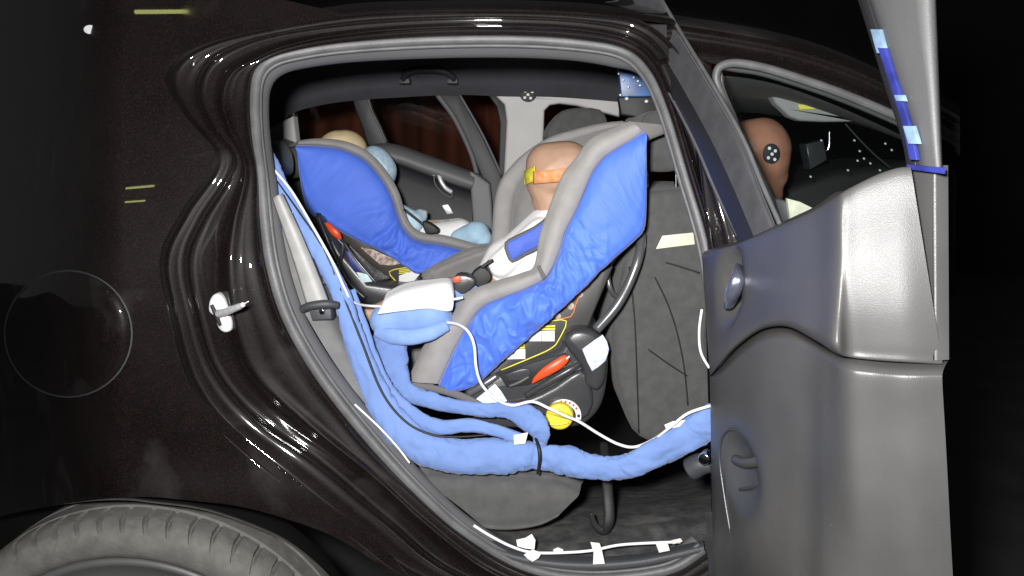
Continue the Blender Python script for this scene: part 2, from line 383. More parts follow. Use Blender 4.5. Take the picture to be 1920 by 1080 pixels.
# front door edge under the roof: jamb band above the front window
ft = [[P(u, v + dv, 0.12 + dy) for u, v in ((1250, 46), (1290, 50), (1440, 75), (1560, 108), (1680, 160), (1800, 230))] for dv, dy in ((0, 0), (10, 0.012), (22, 0.010), (36, 0.02), (46, 0.03), (62, 0.035))]
loft("front_door_frame_band", ft, paint, car, nu=6, nv=3)
# seal
def sealpath(dx, dy_): return [P(SE[i][0] + dx[i], SE[i][1] + dy_[i], yb(*E1[i]) + 0.092) for i in range(len(SE))]
z0 = [0] * len(SE)
sw = [13] * len(SE)
tube3("door_seal", sealpath(z0, z0), [V((px(0.1, 20) / 2, 0.8, 0))] * len(SE), rubber, car, n=8, seg=14)
inn = []
for i in range(len(SE)):
    c = V((900, 560)); d = (c - V(SE[i])).normalized() * 13; inn.append((SE[i][0] + d.x, SE[i][1] + d.y))
tube3("seal_lip", [P(inn[i][0], inn[i][1], yb(*E1[i]) + 0.094) for i in range(len(SE))], [V((px(0.1, 8) / 2, 1.0, 0))] * len(SE), rubber, car, n=8, seg=8)
inn2 = []
for i in range(len(SE)):
    c = V((900, 560)); d = (c - V(SE[i])).normalized(); inn2.append((SE[i][0] + d.x * (16 if i < 5 else 34), SE[i][1] + d.y * (16 if i < 5 else 34), SE[i][0] + d.x * 12, SE[i][1] + d.y * 12))
loft("inner_trim_band", [[P(a[2], a[3], yb(*E1[i]) + 0.10) for i, a in enumerate(inn2)], [P(a[0], a[1], yb(*E1[i]) + 0.125) for i, a in enumerate(inn2)], [P(a[0], a[1], yb(*E1[i]) + 0.16) for i, a in enumerate(inn2)]][:3], trimband, car, nu=6, nv=3)
# fuel flap
ff = [(128 + 118 * math.cos(a), 626 + 117 * math.sin(a)) for a in [2 * math.pi * k / 40 for k in range(40)]]
def onskin(u, v, d): return P(u, v, yb(u, v) + d)
fv = [onskin(128, 626, -0.0035)]; ff_f = []
for k in (0.4, 0.75, 0.975, 1.0):
    for (u, v) in ff: fv.append(onskin(128 + (u - 128) * k, 626 + (v - 626) * k, -0.0035 if k < 0.98 else 0.004))
for k in range(40): ff_f.append((0, 1 + k, 1 + (k + 1) % 40))
for r in range(3):
    for k in range(40):
        a = 1 + r * 40; b = 1 + (r + 1) * 40; q = (k + 1) % 40; ff_f.append((a + k, a + q, b + q, b + k))
flap = mesh("fuel_flap", fv, ff_f, paint, car)
gv = [onskin(128 + (u - 128) * k, 626 + (v - 626) * k, -0.0022) for k in (1.0, 1.025) for (u, v) in ff]
mesh("fuel_flap_gap", gv, [(k, (k + 1) % 40, 40 + (k + 1) % 40, 40 + k) for k in range(40)], plastic2, flap)
# badge on the tailgate edge
disc("badge", onskin(168, 55, -0.004), (-0.1, -1, 0.1), 0.012, 0.006, silver, car, ry=0.008)
def bounce(u, v, dist):               # where a hall lamp hangs that shows in the paint
    p = onskin(u, v, 0); a = onskin(u + 6, v, 0) - onskin(u - 6, v, 0); b = onskin(u, v + 6, 0) - onskin(u, v - 6, 0)
    n = a.cross(b).normalized(); d = (p - CAM).normalized(); return p + (d - 2 * d.dot(n) * n) * dist
for (u, v, dist), lb in zip(((303, 22, 4.0), (253, 352, 5.0), (240, 379, 5.4)), ("lit hall tube whose streak shows high on the rear panel", "lit hall tube giving the upper of two streaks above the fuel flap", "lit hall tube giving the lower of two streaks above the fuel flap")):
    q = bounce(u, v, dist); tube_light(q, 0.32, lb); print("LAMP", u, v, tuple(round(x, 2) for x in q))
# wheel
wc_y = 0.06; apex = P(212, 981, wc_y - 0.01); RT = 0.430; wc = V((apex.x, wc_y, apex.z - RT))
wheel = bpy.data.objects.new("wheel", None); COL.objects.link(wheel); wheel.parent = car; wheel.location = wc - wloc(car); WL[wheel.name] = wc
prof = [(0.43 - (0.475 - r) * 0.6, y) for r, y in [(0.345, 0.005), (0.352, -0.004), (0.375, -0.012), (0.41, -0.015), (0.44, -0.010), (0.455, -0.002), (0.466, 0.008), (0.4745, 0.026), (0.475, 0.06), (0.460, 0.062), (0.460, 0.068), (0.475, 0.07), (0.475, 0.115), (0.460, 0.117), (0.460, 0.123), (0.475, 0.125), (0.473, 0.17), (0.44, 0.2)]]
vs = []; fs = []; ns = 720
for k in range(ns):
    a = 2 * math.pi * k / ns; lug = (k % 12 < 2)
    for j, (r, y) in enumerate(prof):
        if lug and 4 <= j <= 8: r -= (0.001, 0.004, 0.007, 0.009, 0.006)[j - 4]
        if j in (4,) and not lug: r += 0.003
        aa = a + (0.012 * (7 - j) if 4 <= j <= 7 else 0)
        vs.append(wc + V((math.sin(aa) * r, y, math.cos(aa) * r)))
np_ = len(prof)
for k in range(ns):
    q = (k + 1) % ns
    for j in range(np_ - 1): fs.append((k * np_ + j, q * np_ + j, q * np_ + j + 1, k * np_ + j + 1))
autosmooth(mesh("tyre", vs, fs, tyrem, wheel), 50)
vs = []; fs = []; pr2 = [(0.0, 0.03), (0.1, 0.028), (0.26, 0.018), (0.28, 0.012), (0.288, 0.0), (0.296, -0.003), (0.301, 0.004), (0.302, 0.1)]
for k in range(120):
    a = 2 * math.pi * k / 120
    for r, y in pr2: vs.append(wc + V((math.sin(a) * r * 1.17, y, math.cos(a) * r * 1.17)))
for k in range(120):
    q = (k + 1) % 120
    for j in range(7): fs.append((k * 8 + j, q * 8 + j, q * 8 + j + 1, k * 8 + j + 1))
mesh("rim", vs, fs, rimm, wheel)
# door latch striker
st = bpy.data.objects.new("latch_striker", None); COL.objects.link(st); st.parent = car; sc = P(415, 590, 0.03); st.location = sc - wloc(car); WL[st.name] = sc
plate("striker_plate", [(397,555),(408,551),(420,562),(428,585),(434,605),(432,620),(420,624),(408,615),(402,595),(391,585),(391,568)], 0.045, 0.02, silver, st, 0.005, 3, 0.004)
tube("striker_slot", [(397,572,0.044,8),(405,590,0.041,9),(413,610,0.043,7)], blk, st, seg=8)
tube("striker_pin", [(410,588,0.035,17),(430,582,0.0,15),(448,575,-0.03,13),(456,571,-0.045,9)], silver, st, seg=12)
tube("striker_tip", [(452,573,-0.04,4),(466,565,-0.055,2)], wire, st, seg=6)
disc("jamb_plug", P(527, 662, 0.066), (0, -1, 0.1), 0.017, 0.01, blackr, car, 0.004)
disc("jamb_screw", P(526, 636, 0.068), (0, -1, 0.1), 0.005, 0.01, chrome, car, 0.002, 12)

# headliner and far side
loft("headliner", [L([(380,330),(440,180),(500,112),(650,98),(800,88),(960,86),(1100,92),(1200,110),(1330,150)], 0.26),
                   L([(420,330),(455,180),(515,112),(655,92),(800,82),(960,80),(1100,86),(1200,104),(1330,150)], 0.6),
                   L([(440,300),(478,180),(535,122),(655,106),(800,96),(960,95),(1080,100),(1180,114),(1300,150)], 1.08),
                   L([(455,295),(490,190),(545,150),(655,138),(780,128),(910,126),(1020,130),(1120,140),(1280,160)], 1.2),
                   L([(466,290),(515,214),(556,190),(650,173),(760,164),(860,160),(960,162),(1060,164),(1250,178)], 1.255),
                   L([(472,300),(530,232),(556,209),(640,191),(760,182),(860,178),(950,181),(1060,183),(1260,200)], 1.29)], liner, car, nu=5, nv=5)
gh = tube("grab_handle", [(757,155,1.22,10),(758,142,1.17,11),(775,132,1.15,13),(803,130,1.15,13),(830,133,1.15,13),(848,143,1.17,11),(851,155,1.22,10)], plastic2, car, seg=10)
plate("grab_handle_mount", [(748,146),(768,146),(768,157),(748,157)], 1.19, 0.05, plastic2, gh, 0.004)
plate("grab_handle_mount", [(838,146),(858,146),(858,157),(838,157)], 1.19, 0.05, plastic2, gh, 0.004)
plate("far_pillar_trim", [(905,170),(1165,172),(1162,219),(1127,210),(1082,198),(1049,194),(1031,197),(1021,207),(1019,262),(1030,480),(930,480),(945,320),(950,227),(946,196),(930,181)], 1.30, 0.04, softgrey, car, 0.01)
plate("far_pillar_seal", [(915,178),(934,180),(952,196),(956,227),(950,320),(940,420),(925,420),(934,320),(936,230),(930,200)], 1.315, 0.03, blackr, car, 0.006)
tk = plate("target_sticker", [(990 + 15 * math.cos(a), 178 + 13 * math.sin(a)) for a in [2 * math.pi * k / 20 for k in range(20)]], 1.275, 0.004, blk, car, 0.001)
for du, dv in ((-6,5),(5,6),(0,-0.5),(-5,-7),(8,-6)):
    plate("target_dot", [(990 + du + 3 * math.cos(a), 178 + dv + 2.7 * math.sin(a)) for a in [2 * math.pi * k / 10 for k in range(10)]], 1.2735, 0.002, paper, tk, 0.0005)
plate("far_rear_pillar_trim", [(505,240),(530,226),(550,218),(556,270),(560,330),(515,330)], 1.22, 0.05, softgrey, car, 0.008)
plate("far_quarter_window_seal", [(543,214),(553,211),(563,300),(552,300)], 1.27, 0.03, blackr, car, 0.004)
fd = bpy.data.objects.new("far_rear_door", None); COL.objects.link(fd); fd.parent = car; c = P(790, 400, 1.33); fd.location = c - wloc(car); WL[fd.name] = c
plate("window_divider", [(660,182),(690,180),(697,205),(712,236),(728,272),(690,275),(680,243),(666,207)], 1.31, 0.04, framedark, fd, 0.006)
tube("divider_trim", [(690,184,1.30,5),(697,207,1.30,4),(711,236,1.30,4),(724,266,1.30,4)], rubber, fd, seg=6)
plate("door_frame", [(815,176),(862,176),(905,253),(942,330),(952,480),(915,480),(905,340),(880,283),(850,220)], 1.31, 0.05, framedark, fd, 0.008)
tube("frame_trim", [(820,178,1.30,9),(852,222,1.30,9),(882,285,1.30,9),(897,335,1.30,9),(925,420,1.30,10)], trimband, fd, seg=8, flat=0.6)
tube("frame_trim", [(862,178,1.30,5),(905,253,1.30,5),(940,328,1.30,5)], trimband, fd, seg=8)
loft("door_top_pad", [L([(690,272),(735,269),(800,290),(860,312),(893,324)], 1.30), L([(690,276),(735,274),(800,295),(858,316),(891,328)], 1.22),
                    L([(690,290),(735,290),(800,312),(856,331),(888,343)], 1.17), L([(690,300),(735,301),(798,323),(852,343),(884,353)], 1.185), L([(690,303),(735,305),(798,327),(852,347),(884,357)], 1.215)], padgrey, fd, nu=5, nv=4)
loft("trim_panel", [L([(690,300),(735,302),(798,324),(852,344),(884,354)], 1.213), L([(690,320),(735,330),(798,352),(850,370),(884,380)], 1.235), L([(690,470),(735,480),(798,490),(850,500),(890,500)], 1.24)], framedark, fd, nu=5, nv=4)
plate("trim_end_cap", [(880,322),(896,328),(918,345),(922,380),(926,470),(890,470),(884,380)], 1.2, 0.1, padgrey, fd, 0.008)
hb = tube("door_handle", [(812,327,1.19,7),(822,327,1.185,8),(826,338,1.18,8),(835,352,1.18,8),(847,360,1.185,8)], silver, fd, seg=8)
tube("handle_surround", [(814,328,1.2,3),(816,345,1.2,3),(830,362,1.2,3),(846,370,1.2,3),(848,360,1.2,3)], trimband, fd, seg=6)
plate("speaker_strip", [(828,385),(840,383),(850,400),(838,402)], 1.225, 0.01, silver, fd, 0.002)
slab("window_glass", L([(690,170,1.33),(835,170,1.33),(900,300,1.42),(890,335,1.45),(725,280,1.41)]), V((0, -1, -0.42)), 0.004, glass, fd, 0.0005)
slab("quarter_window_glass", L([(545,200,1.33),(690,170,1.32),(700,300,1.42),(548,320,1.43)]), V((0, -1, -0.42)), 0.004, glass, car, 0.0005)
plate("far_sill_panel", [(430,300),(700,300),(700,640),(430,640)], 1.34, 0.05, plastic2, car, 0.006)
plate("far_lower_panel", [(690,440),(1300,440),(1300,700),(690,700)], 1.36, 0.05, plastic2, car, 0.006)

# ---- front door + B pillar + front cabin
tube("pillar_trim_strip", [(1222,115,0.2,14),(1262,200,0.19,15),(1298,310,0.17,16),(1325,420,0.15,16),(1340,520,0.14,16)], rubber, car, seg=10, flat=0.6)
tube("pillar_edge_strip", [(1240,112,0.13,18),(1285,215,0.11,22),(1320,320,0.1,24),(1345,430,0.09,24),(1360,520,0.08,24)], paint, car, seg=10, flat=0.5)
fdo = bpy.data.objects.new("front_door", None); COL.objects.link(fdo); fdo.parent = car; c = P(1480, 600, 0.06); fdo.location = c - wloc(car); WL[fdo.name] = c
plate("door_pillar_panel", [(1290,100),(1335,118),(1340,150),(1390,262),(1440,365),(1465,445),(1470,640),(1330,640),(1330,470)], 0.075, 0.03, paint, fdo, 0.006)
wpath = [(1462,445),(1440,372),(1405,295),(1372,225),(1347,165),(1343,140),(1352,124),(1380,118),(1430,126),(1500,147),(1580,175),(1660,208),(1740,245)]
tube("window_seal", [(u, v, 0.062, 15) for u, v in wpath], rubber, fdo, n=8, seg=12)
tube("inner_window_seal", [(u + (9 if i < 6 else 0), v + (13 if i > 6 else 4), 0.085, 9) for i, (u, v) in enumerate(wpath)], plastic, fdo, n=8, seg=10)
plate("window_glass", [(1350,122),(1400,118),(1500,145),(1740,245),(1740,460),(1465,460)], 0.072, 0.004, glass, fdo, 0.0005)
plate("belt_trim", [(1420,375),(1460,372),(1520,392),(1560,405),(1560,460),(1450,460)], 0.10, 0.05, trimband, fdo, 0.006)
plate("belt_bracket", [(1476,372),(1500,378),(1528,392),(1500,402),(1482,412)], 0.09, 0.01, tapec, fdo, 0.002)
loft("front_headliner", [L([(1340,140),(1420,150),(1500,172),(1600,212),(1720,268)], 0.16), L([(1345,165),(1420,170),(1500,190),(1600,226),(1720,275)], 0.35), L([(1350,190),(1420,195),(1500,212),(1600,232),(1700,262)], 0.62), L([(1350,212),(1420,212),(1500,224),(1590,228),(1680,250)], 0.95)], padlight, car, nu=5, nv=4)
sv = plate("sun_visor", [(1448,182),(1490,180),(1530,192),(1600,222),(1590,228),(1500,226),(1470,208)], 0.40, 0.03, padlight, car, 0.006, 2)
plate("visor_label", [(1496,196),(1545,196),(1560,203),(1500,205)], 0.397, 0.002, inkY, sv, 0.0005)
plate("dashboard", [(1420,330),(1480,350),(1560,320),(1700,300),(1800,320),(1800,560),(1420,560)], 0.75, 0.4, blk, car, 0.03)
plate("steering_wheel_hub", [(1510,270),(1545,262),(1552,300),(1520,318)], 0.8, 0.05, blackpl, car, 0.006)
tube("windscreen_edge", [(1585,232,0.5,3),(1610,260,0.5,3),(1640,290,0.5,3),(1670,315,0.5,3)], blackpl, car, seg=6)
tube("mirror_stalk", [(1555,245,0.6,4),(1555,270,0.6,4),(1552,282,0.6,3)], chrome, car, seg=6)
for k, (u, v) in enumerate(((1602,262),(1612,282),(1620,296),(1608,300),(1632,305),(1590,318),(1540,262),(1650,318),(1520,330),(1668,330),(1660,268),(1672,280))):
    tube("reflection_glint", [(u - 1.5, v, 0.5, 2), (u, v + 1, 0.495, 4.5), (u + 1.5, v + 3, 0.5, 2)], silver, car, n=2, seg=6)  # silver beads added to stand for reflection glints in the front window
# front seats
def frontseat(y0, y1, out, hr, name):
    st = bpy.data.objects.new(name, None); COL.objects.link(st); st.parent = car; c = P(out[0][0], out[-1][1], (y0 + y1) / 2); st.location = c - wloc(car); WL[st.name] = c
    plate("backrest", out, y0, y1 - y0, seatcloth, st, 0.015, 3, 0.003)
    plate("headrest", hr, y0 + 0.08, y1 - y0 - 0.16, seatcloth, st, 0.012, 3, 0.012)
    return st
fs1 = frontseat(0.335, 0.78, [(1222,358),(1300,356),(1400,372),(1440,480),(1440,700),(1400,830),(1300,840),(1235,835),(1187,808),(1162,735),(1147,640),(1155,560),(1183,450),(1205,380)], [(1203,225),(1222,208),(1250,212),(1272,240),(1280,300),(1268,320),(1225,322),(1206,314),(1200,270)], "front_seat")
for u in (1212, 1267): tube("headrest_post", [(u, 312, 0.46, 7), (u + 1, 375, 0.46, 7)], chrome, fs1, seg=8)
tube("seam", [(1228,520,0.3315,3.0),(1252,570,0.3315,3.0),(1270,625,0.3315,3.0),(1283,690,0.3315,3.0),(1290,760,0.3315,3.0)], blk, fs1, seg=6)
tube("seam", [(1248,492,0.3315,3.0),(1275,500,0.3315,3.0),(1312,512,0.3315,3.0)], blk, fs1, seg=6)
tube("seam", [(1180,500,0.334,3.0),(1190,600,0.3315,3.0),(1195,720,0.3315,3.0),(1198,812,0.336,3.0)], blk, fs1, seg=6)
tube("seam", [(1215,655,0.3315,3.0),(1250,680,0.3315,3.0),(1288,705,0.3315,3.0)], blk, fs1, seg=6)
fs2 = frontseat(0.86, 1.2, [(1040,262),(1120,255),(1180,270),(1200,480),(1030,480)], [(1022,258),(1045,215),(1075,203),(1125,205),(1140,232),(1138,262),(1080,270)], "front_seat")
plate("rear_headrest", [(503,262),(525,262),(548,275),(561,300),(560,328),(540,336),(510,334),(503,300)], 1.0, 0.1, seatcloth, car, 0.03, 3)
plate("rear_headrest", [(500,268),(512,266),(528,290),(530,325),(515,332),(500,325)], 0.75, 0.1, bolster, car, 0.03, 3)

# rear bench side, cushion, floor
loft("rear_seat_side", [L([(508,360),(522,430),(545,530),(590,620),(655,720),(735,815),(800,890)], 0.13), L([(515,360),(545,430),(575,505),(612,590),(670,690),(742,800),(805,885)], 0.145),
                        L([(520,360),(560,430),(598,510),(630,590),(682,690),(752,795),(820,880)], 0.19), L([(522,362),(565,430),(604,510),(640,590),(690,690),(760,790),(840,860)], 0.30), L([(522,365),(560,430),(600,510),(640,600),(690,690),(770,780),(860,850)], 0.7)], bolster, car, nu=6, nv=4)
loft("belt_web", [L([(510,372),(530,430),(553,500),(575,575)], 0.125), L([(521,366),(548,430),(578,505),(602,572)], 0.112), L([(530,362),(560,425),(592,500),(618,568)], 0.13)], bolster2, car, nu=5, nv=4, thick=0.004)
bg_ = tube("belt_guide", [(563,582,0.11,14),(580,574,0.10,16),(610,570,0.10,17),(634,572,0.11,14)], plastic2, car, seg=10)
disc("guide_screw", P(603, 585, 0.105), (0, -1, 0), 0.006, 0.01, chrome, bg_, 0.002, 12)
plate("guide_bracket", [(578,580),(620,578),(622,600),(585,602)], 0.115, 0.03, plastic2, bg_, 0.004)
loft("rear_cushion", [L([(760,870),(850,868),(960,866),(1060,868),(1110,885)], 0.6), L([(765,878),(850,878),(960,880),(1050,885),(1092,905)], 0.2), L([(772,884),(850,890),(960,895),(1045,902),(1088,918)], 0.14),
                      L([(790,900),(860,915),(960,922),(1040,925),(1084,930)], 0.12), L([(835,930),(880,950),(960,955),(1030,950),(1070,944)], 0.12), L([(880,965),(905,982),(960,985),(1015,978),(1052,962)], 0.125), L([(900,980),(915,992),(960,994),(1010,986),(1045,970)], 0.16), L([(900,985),(915,994),(960,995),(1010,988),(1048,972)], 0.5)], seatcloth, car, nu=6, nv=4)
loft("floor_carpet", [L([(840,1010),(1000,1060),(1150,1068),(1300,1050),(1400,1040)], 0.10), L([(840,1000),(1000,1040),(1150,1045),(1300,1030),(1400,1020)], 0.13), L([(880,985),(1000,1000),(1150,990),(1300,975),(1400,965)], 0.22),
                      L([(900,960),(1000,965),(1150,952),(1300,940),(1400,930)], 0.36), L([(900,930),(1000,930),(1150,930),(1300,915),(1400,910)], 0.55), L([(900,880),(1000,860),(1150,850),(1300,840),(1400,840)], 1.3)], carpet, car, nu=6, nv=5, disp=lambda p, s, t: p + V((0, 0, 0.004 * noise.noise(p * 40))))
loft("sill_trim", [L([(860,1000),(960,1050),(1080,1068),(1200,1062),(1320,1035)], 0.085), L([(862,994),(962,1040),(1080,1056),(1200,1050),(1320,1024)], 0.088), L([(866,985),(965,1026),(1080,1042),(1200,1038),(1318,1012)], 0.11)], plastic2, car, nu=6, nv=3)

# ------------------------------------------------------------------ open rear door
TH = math.radians(78); X0 = P(1318, 478, -0.01).x; DD = V((math.cos(TH), -math.sin(TH), 0)); DN = V((-math.sin(TH), -math.cos(TH), 0))
def D(u, v, t=0.0):
    o = V((X0, -0.01, 0)) + DN * t; d = ray(u, v); k = (o - CAM).dot(DN) / d.dot(DN); return CAM + d * k
rd = bpy.data.objects.new("rear_door", None); COL.objects.link(rd); rd.parent = car; c = D(1330, 1000); rd.location = c - wloc(car); WL[rd.name] = c
lab(rd, "open rear side door with grey plastic trim facing the photographer")
cols = [  # u_top, v_top, u_bot, v_bot, t
    (1316,482,1331,705,-0.006),(1322,476,1336,700,0.006),(1345,467,1352,682,0.018),(1380,456,1382,650,0.026),(1430,436,1428,618,0.036),(1480,414,1476,612,0.048),(1530,391,1528,637,0.064),(1568,366,1566,661,0.084)]
colR = [(1592,350,1590,671),(1640,326,1645,677),(1680,312,1705,681),(1707,309,1768,686)]
HQ = D(1576, 480, 0.090); HN = V((-0.47, -0.86, 0.20)).normalized()
def Hd(u, v, back=0.0):               # rear part of the trim, turned towards the photographer
    d = ray(u, v); k = (HQ - CAM).dot(HN) / d.dot(HN); p = CAM + d * k
    e = 0.028 * max(0, (v - 470) / 220) ** 2 + 0.012 * max(0, (u - 1690) / 70) ** 2
    return p - HN * (back + e)
rowsU = []
for f, dt in ((-0.02, -0.05), (0.0, -0.012), (0.03, 0.0), (0.2, 0.004), (0.45, 0.006), (0.7, 0.012), (0.88, 0.020), (0.96, 0.020), (1.0, 0.008), (1.0, -0.02)):
    rowsU.append([D(a + (c_ - a) * f, b + (d_ - b) * f, t + dt) for a, b, c_, d_, t in cols] + [Hd(a + (c_ - a) * f, b + (d_ - b) * f, (0.0 if dt >= 0 else -dt)) for a, b, c_, d_ in colR])
HC = D(1374, 535, 0.02)
def dispU(p, s, t):
    q = p - HC; r = math.sqrt((q.dot(DD) / 0.042) ** 2 + (q.z / 0.055) ** 2)
    return p - DN * 0.034 * math.exp(-r ** 4)
loft("upper_trim_panel", rowsU, plastic, rd, nu=5, nv=4, disp=dispU)
colsL = [(1331,700,1338,1120,-0.012),(1338,695,1345,1120,0.0),(1352,684,1375,1120,0.010),(1382,652,1410,1120,0.022),(1428,620,1450,1120,0.034),(1476,615,1486,1120,0.036),(1520,636,1518,1120,0.036),(1552,656,1548,1120,0.050)]
colLR = [(1590,671,1586,1120),(1645,679,1640,1120),(1705,684,1705,1120),(1765,688,1768,1120)]
rowsL = []
for f, dt in ((-0.01, -0.03), (0.005, -0.008), (0.03, 0.006), (0.08, 0.008), (0.3, 0.002), (0.55, -0.002), (0.8, -0.004), (1, -0.006)):
    rr = [D(a + (c_ - a) * f, b + (d_ - b) * f, t + dt) for a, b, c_, d_, t in colsL]
    for a, b, c_, d_ in colLR:
        u, v = a + (c_ - a) * f, b + (d_ - b) * f; d = ray(u, v); n2 = V((-0.62, -0.78, 0.05)).normalized(); o2 = D(1576, 700, 0.072)
        p = CAM + d * ((o2 - CAM).dot(n2) / d.dot(n2)); rr.append(p + n2 * (dt * 1.2 - 0.030 * max(0, (v - 700) / 400) ** 1.4 - 0.012 * max(0, (u - 1690) / 70) ** 2))
    rowsL.append(rr)
PC = D(1405, 880, 0.01)
def dispL(p, s, t):
    q = p - PC; r = math.sqrt((q.dot(DD) / 0.075) ** 2 + (q.z / 0.05) ** 2)
    q2 = p - D(1440, 1000, 0.01); r2 = math.sqrt((q2.dot(DD) / 0.11) ** 2 + (q2.z / 0.14) ** 2)
    return p - DN * 0.020 * math.exp(-r ** 4) + DN * 0.016 * math.exp(-r2 ** 2)
loft("lower_trim_panel", rowsL, plastic, rd, nu=5, nv=6, disp=dispL)
# inner handle
hp = [D(1386, 500, 0.022), D(1384, 520, 0.036), D(1374, 550, 0.040), D(1366, 575, 0.030)]
tube3("door_handle", hp, [V((0.007, 0.6, 0)), V((0.011, 0.6, 0)), V((0.012, 0.6, 0)), V((0.008, 0.6, 0))], bluechrome, rd, seg=12)
tube3("pocket_trim", [D(1388, 1075, 0.012), D(1372, 1010, 0.014), D(1358, 930, 0.014), D(1349, 860, 0.014), D(1352, 825, 0.016), D(1366, 806, 0.018), D(1390, 810, 0.02), D(1415, 828, 0.02), D(1430, 852, 0.02)], 0.0022, blackpl, rd, seg=8)
tube3("pull_cup_edge", [D(1380, 862, 0.014), D(1400, 868, 0.022), D(1435, 862, 0.026)], 0.008, plastic, rd, seg=10)
tube3("pull_cup_lip", [D(1388, 918, 0.012), D(1412, 912, 0.018), D(1430, 895, 0.018), D(1436, 880, 0.018)], 0.003, plastic2, rd, seg=8)
# shell behind the trim
slab("door_shell", [D(1318, 478, -0.045), D(1440, 428, -0.045), D(1560, 372, -0.045), D(1650, 328, -0.045), D(1672, 318, -0.045), D(1672, 690, -0.045), D(1672, 1140, -0.045), D(1338, 1140, -0.045)], DN, 0.04, paint, rd, 0.004)
slab("shut_face", [D(1700, 312, 0.010), D(1752, 310, 0.010), D(1754, 676, 0.010), D(1748, 676, 0.010), D(1742, 560, 0.010)], DN, 0.016, plastic, rd, 0.003)
# window frame: front member
def dp(pts, t): return [D(u, v, t) for u, v in pts]
fr = [[D(u, v, t) for u, v in ((a, -40), (b, 60), (c_, 160), (d_, 260), (e_, 350), (f_, 460))] for a, b, c_, d_, e_, f_, t in
      ((1140,1187,1245,1298,1337,1385,-0.05),(1142,1189,1247,1300,1339,1387,0.0),(1148,1196,1254,1307,1346,1394,0.012),(1166,1218,1277,1332,1374,1420,0.014),(1205,1258,1318,1376,1412,1456,0.008),(1216,1270,1330,1387,1424,1468,-0.004),(1218,1272,1332,1389,1426,1470,-0.05))]
loft("front_window_frame", fr[3:], felt, rd, nu=5, nv=3)
loft("frame_rubber", fr[:4], blackr, rd, nu=5, nv=3)
tube3("window_run_seal", [D(u, v, 0.004) for u, v in ((1218,-40),(1276,60),(1337,160),(1393,260),(1431,350),(1478,455))], 0.0035, rubber, rd, seg=8)
tube3("frame_edge_seal", [D(u, v, 0.004) for u, v in ((1142,-40),(1190,60),(1249,160),(1302,260),(1341,350),(1386,440))], 0.005, rubber, rd, seg=8)
# rear member
rf = [[D(u, v, t) for u, v in pts] for t, pts in (
    (-0.06, ((1590,-60),(1618,30),(1655,150),(1690,260),(1700,316))), (0.0, ((1592,-60),(1620,30),(1657,150),(1692,260),(1702,316))), (0.006, ((1606,-60),(1634,30),(1672,150),(1706,260),(1716,316))),
    (0.004, ((1612,-60),(1640,30),(1678,150),(1712,260),(1720,316))), (0.018, ((1622,-60),(1650,30),(1688,150),(1722,260),(1728,318))), (0.022, ((1690,-60),(1700,30),(1722,150),(1738,260),(1746,318))), (0.015, ((1748,-60),(1752,30),(1758,150),(1763,260),(1766,318))), (-0.06, ((1750,-60),(1754,30),(1760,150),(1765,260),(1768,318))))]
loft("rear_window_frame", rf[3:], framegrey, rd, nu=5, nv=3)
loft("rear_window_rubber", rf[:4], blackr, rd, nu=5, nv=3)
def strip3(pts, w, t): 
    a = [D(u - w, v, t) for u, v in pts]; b = [D(u + w, v, t) for u, v in pts][::-1]; return a + b
slab("blue_edge_tape", strip3([(1652,90),(1675,160),(1697,230),(1712,300)], 7, 0.022), DN, 0.004, bluetape, rd, 0.001)
slab("blue_edge_tape", [D(1700,308,0.024), D(1766,314,0.024), D(1766,326,0.024), D(1702,318,0.024)], DN, 0.004, bluetape, rd, 0.001)
slab("frame_sticker", strip3([(1640,55),(1652,100)], 9, 0.02), DN, 0.004, stickerblue, rd, 0.001)
slab("frame_sticker", strip3([(1702,236),(1712,270)], 10, 0.026), DN, 0.004, stickerblue, rd, 0.001)
slab("frame_clip", strip3([(1684,178),(1688,190)], 8, 0.026), DN, 0.004, stickerblue, rd, 0.001)
# hinge check bolt
ck = tube("door_check", [(1295,880,0.03,46),(1315,870,0.02,44),(1335,870,0.01,34)], plastic2, rd, seg=14)
disc("check_bolt", P(1320, 862, -0.01), (-0.5, -1, 0.1), 0.012, 0.03, chrome, ck, 0.004, 16)
loft("hinge_gaiter", [L([(1322,960),(1326,1020),(1330,1100)], 0.0), L([(1340,960),(1344,1020),(1350,1100)], -0.02), L([(1356,960),(1360,1020),(1372,1100)], -0.01)], plastic2, rd, nu=40, nv=3, disp=lambda p, s, t: p + V((0, 0.0015 * math.sin(s * 260), 0)))

# ------------------------------------------------------------------ near child seat (rear facing)
GRP = "child seats on the rear bench"
cs = empty("child_seat", P(1000, 800, 0.4), "rear facing blue child seat with yellow knob, nearest the open door", "child seat", GRP)
A = [(1206,247),(1183,263),(1140,290),(1113,320),(1097,357),(1078,400),(1060,435),(1048,475),(1027,517),(1000,535),(957,553),(907,575),(880,607),(850,660),(823,720)]
B = [(1209,262),(1210,330),(1209,400),(1204,430),(1188,449),(1155,478),(1123,507),(1090,540),(1055,574),(1023,603),(990,632),(957,660),(925,690),(892,718),(850,733)]
G = [(1186,228),(1158,240),(1112,262),(1085,298),(1062,326),(1046,362),(1032,400),(1018,440),(1006,500),(983,514),(925,532),(873,555),(846,600),(800,645),(766,716)]
FW = [(1168,227),(1130,231),(1082,242),(1030,258),(985,287),(958,313),(938,342),(927,385),(923,440),(915,462),(885,475),(850,488),(815,503),(795,520),(745,650)]
